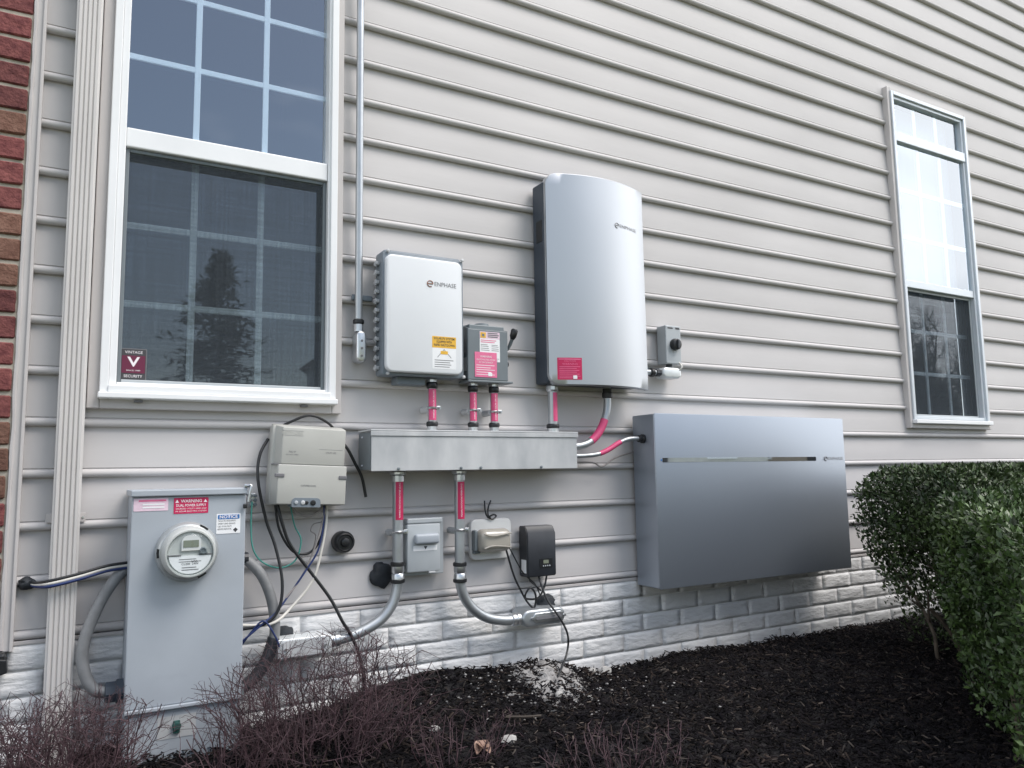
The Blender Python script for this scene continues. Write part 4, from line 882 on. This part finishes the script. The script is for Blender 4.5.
# crumbs strewn around
def crumbs(name, n, c, sp, size, m):
    bm = B()
    for _ in range(n):
        x = random.gauss(c[0], sp[0]); y = -abs(random.gauss(0, sp[1])) - .03
        r_ = size * random.uniform(.3, 1) ** 1.5
        q = bmesh.ops.create_icosphere(bm, subdivisions=1, radius=r_)['verts']
        for v in q: v.co = Vector((v.co.x * random.uniform(.8, 1.3), v.co.y, v.co.z * .6)) * (1 + random.uniform(-.25, .25)) + Vector((x, y, gz(x, y) + .014 + r_ * .3))
    o = obj(name, bm, m, None, kind='stuff'); return o
o = crumbs('mortar_crumbs', 380, (1.58, 0), (.19, .22), .0062, 'lime'); o['label'] = 'white mortar crumbs strewn over the dark mulch'
def stone(x, y, s, seed, label, m='stone'):
    bm = B(); bmesh.ops.create_icosphere(bm, subdivisions=2, radius=1)
    z = gz(x, y)
    for v in bm.verts:
        d = 1 + .3 * noise.noise(v.co * 1.3 + Vector((seed * 3.7, 1, 0)))
        v.co = Vector((v.co.x * s[0] * d + x, v.co.y * s[1] * d + y, v.co.z * s[2] * d + z + s[2] * .9))
    obj('stone', bm, m, None, loc=(x, y, z), label=label, cat='stone', group='pale stones lying on the mulch')
stone(1.02, -.38, (.018, .012, .010), 1, 'flat white stone chip right of the centre shrub')
stone(1.17, -.58, (.026, .018, .015), 2, 'largest pale stone lying beside the curled dead leaf')
stone(1.20, -.40, (.012, .010, .009), 3, 'small round white pebble left of the pale stick')
stone(1.53, -.30, (.017, .012, .012), 4, 'white stone on the front edge of the mortar rubble')
stone(1.90, -.07, (.030, .02, .022), 5, 'angular grey stone against the foundation right of the rubble')
stone(1.83, -.075, (.020, .016, .015), 6, 'smaller stone just left of the angular grey one')
stone(1.62, -.36, (.012, .010, .010), 7, 'rounded white pebble in front of the rubble')
bm = tube(B(), smoothpts([(1.24, -.44, gz(1.24, -.44) + .025), (1.29, -.47, gz(1.29, -.47) + .03), (1.35, -.47, gz(1.35, -.47) + .026)]), .0045, 6); obj('stick', bm, 'tanchip', None, loc=(1.29, -.45, -.33), label='pale curved stick lying on the mulch by the pebbles', cat='stick')
dl = B(); 
for k in range(2):
    base = Vector((1.045 + .035 * k, -.62 - .015 * k, gz(1.05, -.63) + .020)); a = R(40 + 70 * k); row = []
    prof = [(0, .002), (.012, .014), (.028, .020), (.044, .012), (.055, .001)]
    L_ = []
    for t_, w_ in prof:
        d = Vector((math.cos(a), math.sin(a), .35)); s_ = Vector((-math.sin(a), math.cos(a), 0))
        L_.append([dl.verts.new(base + d * t_ + s_ * w_ + Vector((0, 0, w_ * .8))), dl.verts.new(base + d * t_), dl.verts.new(base + d * t_ - s_ * w_ + Vector((0, 0, w_ * .9)))])
    for p_, q_ in zip(L_, L_[1:]):
        for j in range(2): dl.faces.new((p_[j], p_[j + 1], q_[j + 1], q_[j]))
obj('dead_leaf', dl, 'deadleaf', None, smooth=True, loc=(1.05, -.62, -.33), label='curled brown dead leaf lying on the mulch', cat='leaf')

# ------------------------------------------------------------------ bare purple shrubs
def shrub(label, cx, cy, rx, ry, ht, nst, seed, spread=1.0, twig=1.0):
    rd = random.Random(seed); segs = {0: [], 1: []}
    t = thing('bare_shrub', label, 'shrub', (cx, cy, gz(cx, cy)))
    def grow(p, d, L, r, lev, wood):
        n = max(2, int(L / .030)); q = p.copy()
        for i in range(n):
            d = (d + Vector((rd.gauss(0, .17), rd.gauss(0, .17), rd.gauss(.05, .08)))).normalized()
            e = q + d * (L / n) * rd.uniform(.8, 1.2)
            if e.y > -.02: e.y = -.02; d.y = -abs(d.y)
            if e.z > ztop(e): return
            segs[wood].append((*q, *e, r * (1 - .55 * i / n), r * (1 - .55 * (i + 1) / n)))
            if lev < 3 and rd.random() < (.70 * twig):
                a = d.orthogonal(); a.rotate(Matrix.Rotation(rd.uniform(0, 6.28), 3, d)); dd = (d * .75 + a * rd.uniform(.6, 1.2)).normalized()
                grow(e, dd, L * rd.uniform(.18, .45), r * .66, lev + 1, 1)
            q = e
    def ztop(e):
        u = ((e.x - cx) / rx) ** 2 + ((e.y - cy) / ry) ** 2
        return gz(cx, cy) + ht * (1.05 - .45 * u) + .03 * noise.noise((e.x * 9, e.y * 9, seed))
    for _ in range(nst):
        a = rd.uniform(0, 6.28); q = rd.random() ** .6; x = cx + rx * .55 * q * math.cos(a); y = min(cy + ry * .55 * q * math.sin(a), -.05)
        p = Vector((x, y, gz(x, y) - .01)); d = Vector(((x - cx) / rx * .9 * spread, (y - cy) / ry * .7 * spread, 1.1)).normalized()
        grow(p, d, ht * rd.uniform(.7, 1.05), rd.uniform(.0012, .0024), 0, 0)
    finish('stem', seg_mesh('stem', segs[0], 4), 'twig', t, kind='stuff')
    finish('twig', seg_mesh('twig', segs[1], 3), 'twig', t, kind='stuff')
    return t
shrub('bare purple twigged shrub at the far left in front of the downspout', -.02, -.36, .34, .28, .29, 175, 1)
shrub('bare purple twigged shrub right of the meter cabinet under the hanging cables', .68, -.36, .40, .26, .345, 125, 2)
shrub('sparse bare shrub in front of the meter cabinet foot', .40, -.46, .16, .12, .24, 22, 5)
shrub('low bare shrub in the mulch nearest the viewer', 1.32, -.93, .34, .22, .125, 50, 3, 1.6)
shrub('wispy bare shrub at the right edge of the centre shrub', .98, -.60, .22, .16, .16, 34, 4, 1.4)

# ------------------------------------------------------------------ hedges
def hedge(label, x0, x1, y0, y1, top, seed, nleaf, nstem, lm='leaf', group=None, lw=.0115, ll=.023, lowfrac=.25, leftr=.10, shear=0.0, near=0.0):
    rd = random.Random(seed); rn = np.random.default_rng(seed)
    gx = gz(x0 + .2, (y0 + y1) / 2); t = thing('hedge', label, 'hedge', ((x0 + x1) / 2, (y0 + y1) / 2, gx))
    yc, hy = (y0 + y1) / 2, (y1 - y0) / 2
    segs = [[], []]; tips = []
    def stem(p, d, L, r, lev):
        n = max(3, int(L / .06)); q = p.copy()
        for i in range(n):
            d = (d + Vector((rd.gauss(0, .12), rd.gauss(0, .12), rd.gauss(.04, .06)))).normalized(); e = q + d * L / n
            if e.z > top - .05 or e.x < x0 + .07 + shear * (e.y - y1) or not (y0 + .05 < e.y < y1 - .05): break
            segs[0 if lev == 0 else 1].append((*q, *e, r * (1 - .6 * i / n), r * (1 - .6 * (i + 1) / n)))
            if lev < 2 and i >= 1 and rd.random() < .7:
                a = d.orthogonal(); a.rotate(Matrix.Rotation(rd.uniform(0, 6.28), 3, d)); stem(e, (d + a * rd.uniform(.4, .9)).normalized(), L * rd.uniform(.3, .5), r * .55, lev + 1)
            q = e
    for _ in range(nstem):
        y = yc + rd.gauss(0, hy * .3); x = rd.uniform(x0 + .16 + shear * (y - y1), x1 - .1); p = Vector((x, y, gz(x, y) - .02))
        stem(p, Vector((rd.gauss(0, .22) - (.25 if x < x0 + .3 else 0), rd.gauss(0, .25), 1)).normalized(), (top - p.z) * 1.02, rd.uniform(.005, .011), 0)
    finish('trunk', seg_mesh('trunk', segs[0], 6), 'stem', t, kind='stuff'); finish('branch', seg_mesh('branch', segs[1], 4), 'stem', t, kind='stuff')
    C = []
    while len(C) < nleaf:
        y = rn.uniform(y0, y1); x = rn.uniform(x0 + shear * (y - y1), x1); z = rn.uniform(gx + .04, top)
        ez = (z - gx) / (top - gx)
        # narrowing skirt, rounded shoulders, clumpy outline
        w = hy * (.62 + .38 * min(1, ez * 1.6)); wob = .045 * noise.noise((x * 5, y * 5, z * 5 + seed)) + .020 * noise.noise((x * 14, y * 14, z * 14))
        sh = max(0, ez - .86) / .14
        dy = w * (1 - .28 * sh * sh) + wob - abs(y - yc)
        dx = (x - x0) - shear * (y - y1) - leftr * (1 - min(1, ez * 1.5)) * 1.4 + wob - .05 * sh * sh
        dz = top + wob * .35 - z - near * max(0, (y1 - y) / (y1 - y0))
        d = min(dy, dx, dz)
        if d < 0: continue
        dens = math.exp(-d / .10) * .85 + .15
        dens *= (1 if ez > .50 else lowfrac + (1 - lowfrac) * (ez / .50) ** 1.5)
        if noise.noise((x * 7, y * 7, z * 6 + seed * 3)) < -.12 and ez < .6: dens *= .18
        if rn.random() > dens: continue
        out = Vector((0, 0, 1)) if d == dz else (Vector((0, math.copysign(1, y - yc), .35)) if d == dy else Vector((-1, 0, .35)))
        C.append((x, y, z, *out))
    A = np.array(C); P = A[:, :3]; O = A[:, 3:]
    D = O * .55 + np.array([[0, 0, .55]]) + rn.normal(0, .55, O.shape); U = np.array([[0, 0, .6]]) + O * .7 + rn.normal(0, .45, O.shape)
    L = rn.uniform(.6, 1.25, len(P)) * ll; Wd = L * (lw / ll) * rn.uniform(.8, 1.2, len(P))
    finish('foliage', leaf_mesh('foliage', P, D, U, L, Wd), lm, t, kind='stuff'); return t
hedge('dark clipped hedge against the siding right of the battery', 3.05, 5.0, -.88, -.38, .445, 3, 78000, 34, 'leaf', lowfrac=.14, leftr=.16)
hedge('brighter clipped hedge in front at the right edge nearest the viewer', 2.74, 3.7, -1.65, -.93, .365, 8, 85000, 44, 'leaf2', lw=.0118, ll=.0225, lowfrac=.16, leftr=.05, shear=1.08, near=.07)

# ------------------------------------------------------------------ yard behind the viewer (seen in the glass and the metal)
def conifer(x, y, h, rad, seed):
    rd = random.Random(seed); t = thing('conifer', 'dark conifer in the yard mirrored in the large window', 'tree', (x, y, -.35)); segs = []; C = []; D = []
    segs.append((x, y, -.4, x, y, h, .09, .01))
    z = .3
    while z < h:
        R0 = rad * (1 - z / h) ** .8 + .06
        for k in range(7):
            a = rd.uniform(0, 6.28); L = R0 * rd.uniform(.3, 1.2); e = Vector((x + L * math.cos(a), y + L * math.sin(a), z + L * rd.uniform(-.1, .25))); segs.append((x, y, z, *e, .018, .004))
            for j in range(26):
                q = Vector((x, y, z)).lerp(e, rd.uniform(.25, 1.02)); C.append(q + Vector((rd.gauss(0, .06), rd.gauss(0, .06), rd.gauss(0, .06)))); D.append((rd.gauss(math.cos(a), .6), rd.gauss(math.sin(a), .6), rd.gauss(.1, .5)))
        z += rd.uniform(.10, .16)
    finish('trunk', seg_mesh('trunk', segs, 5), 'bark', t); C = np.array(C); D = np.array(D); n = len(C)
    finish('crown', leaf_mesh('crown', C, D, np.tile([[0, .1, 1.]], (n, 1)) + rng.normal(0, .4, (n, 3)), rng.uniform(.10, .22, n), rng.uniform(.04, .08, n)), 'needle', t, kind='stuff')
conifer(2.35, -12, 4.4, 1.55, 5)
def bare_tree(x, y, h, seed, label):
    rd = random.Random(seed); t = thing('bare_tree', label, 'tree', (x, y, -.35), 'bare trees across the yard'); S0, S1 = [], []
    def br(p, d, L, r, lev):
        q = p; n = 5
        for i in range(n):
            d = (d + Vector((rd.gauss(0, .13), rd.gauss(0, .13), rd.gauss(.03, .08)))).normalized(); e = q + d * L / n
            (S0 if lev == 0 else S1).append((*q, *e, r * (1 - .6 * i / n), r * (1 - .6 * (i + 1) / n)))
            if lev < 4 and (i > 0 or lev > 0):
                for _ in range(2 if lev < 3 else 1):
                    a = d.orthogonal(); a.rotate(Matrix.Rotation(rd.uniform(0, 6.28), 3, d)); br(e, (d + a * rd.uniform(.5, 1)).normalized(), L * rd.uniform(.38, .55), r * .5, lev + 1)
            q = e
    br(Vector((x, y, -.4)), Vector((0, 0, 1)), h * .75, h * .02, 0)
    finish('trunk', seg_mesh('trunk', S0, 6), 'bark', t); finish('crown', seg_mesh('crown', S1, 3), 'bark', t, kind='stuff')
for i, (x, y, h, lb) in enumerate([(33, -17, 6.2, 'bare tree mirrored at the left of the narrow window glass'), (38, -21, 6.6, 'bare tree mirrored in the middle of the narrow window glass'), (43, -23, 7.2, 'tallest bare tree mirrored in the narrow window glass'), (46, -27, 6.8, 'farthest bare tree across the yard mirrored in the narrow window'), (27, -26, 6, 'bare tree beside the houses mirrored in the glossy strip'), (16, -18, 4, 'small bare tree mirrored in the glossy battery strip')]): bare_tree(x, y, h, 20 + i, lb)

MT['hw1'] = mat('pale_siding', (.50, .49, .45), .6); MT['hw2'] = mat('tan_siding', (.36, .30, .24), .6); MT['hw3'] = mat('blue_grey_siding', (.24, .28, .33), .6); MT['roof'] = mat('dark_shingles', (.06, .058, .06), .9, vs=12); MT['hglass'] = mat('dark_window', (.02, .025, .03), .1)
def far_house(x, y, rz, w, d, h, m, label):
    t = thing('house', label, 'house', (x, y, -.35)); z0 = -.45
    obj('wall', box(B(), x - w / 2, x + w / 2, y - d / 2, y + d / 2, z0, h, .01), m, t)
    bm = B(); pf = [(x - w / 2 - .4, h), (x + w / 2 + .4, h), (x, h + w * .33)]; poly(bm, pf, y - d / 2 - .3, y + d / 2 + .3); obj('roof', bm, 'roof', t)
    for i in range(3):
        for z in (.9, 3.6):
            xx = x + (i - 1) * w * .3
            if i == 1 and z < 1: obj('door', box(B(), xx - .5, xx + .5, y + d / 2, y + d / 2 + .05, -.3, 1.8, .01), 'roof', t); continue
            f = obj('window', box(B(), xx - .6, xx + .6, y + d / 2, y + d / 2 + .05, z - .1, z + 1.4, .01), 'white', t); obj('pane', box(B(), xx - .5, xx + .5, y + d / 2 + .0501, y + d / 2 + .06, z, z + 1.3, 0), 'hglass', f)
    t.rotation_euler = (0, 0, rz)
far_house(24, -26, R(40), 9, 8, 5.2, 'hw1', 'pale two storey house across the yard mirrored in the battery strip')
far_house(34, -25, R(50), 9, 8, 5.2, 'hw2', 'tan two storey house across the yard mirrored in the battery strip')
far_house(15, -33, R(25), 9, 8, 5.0, 'hw3', 'blue grey house across the yard mirrored in the battery strip')
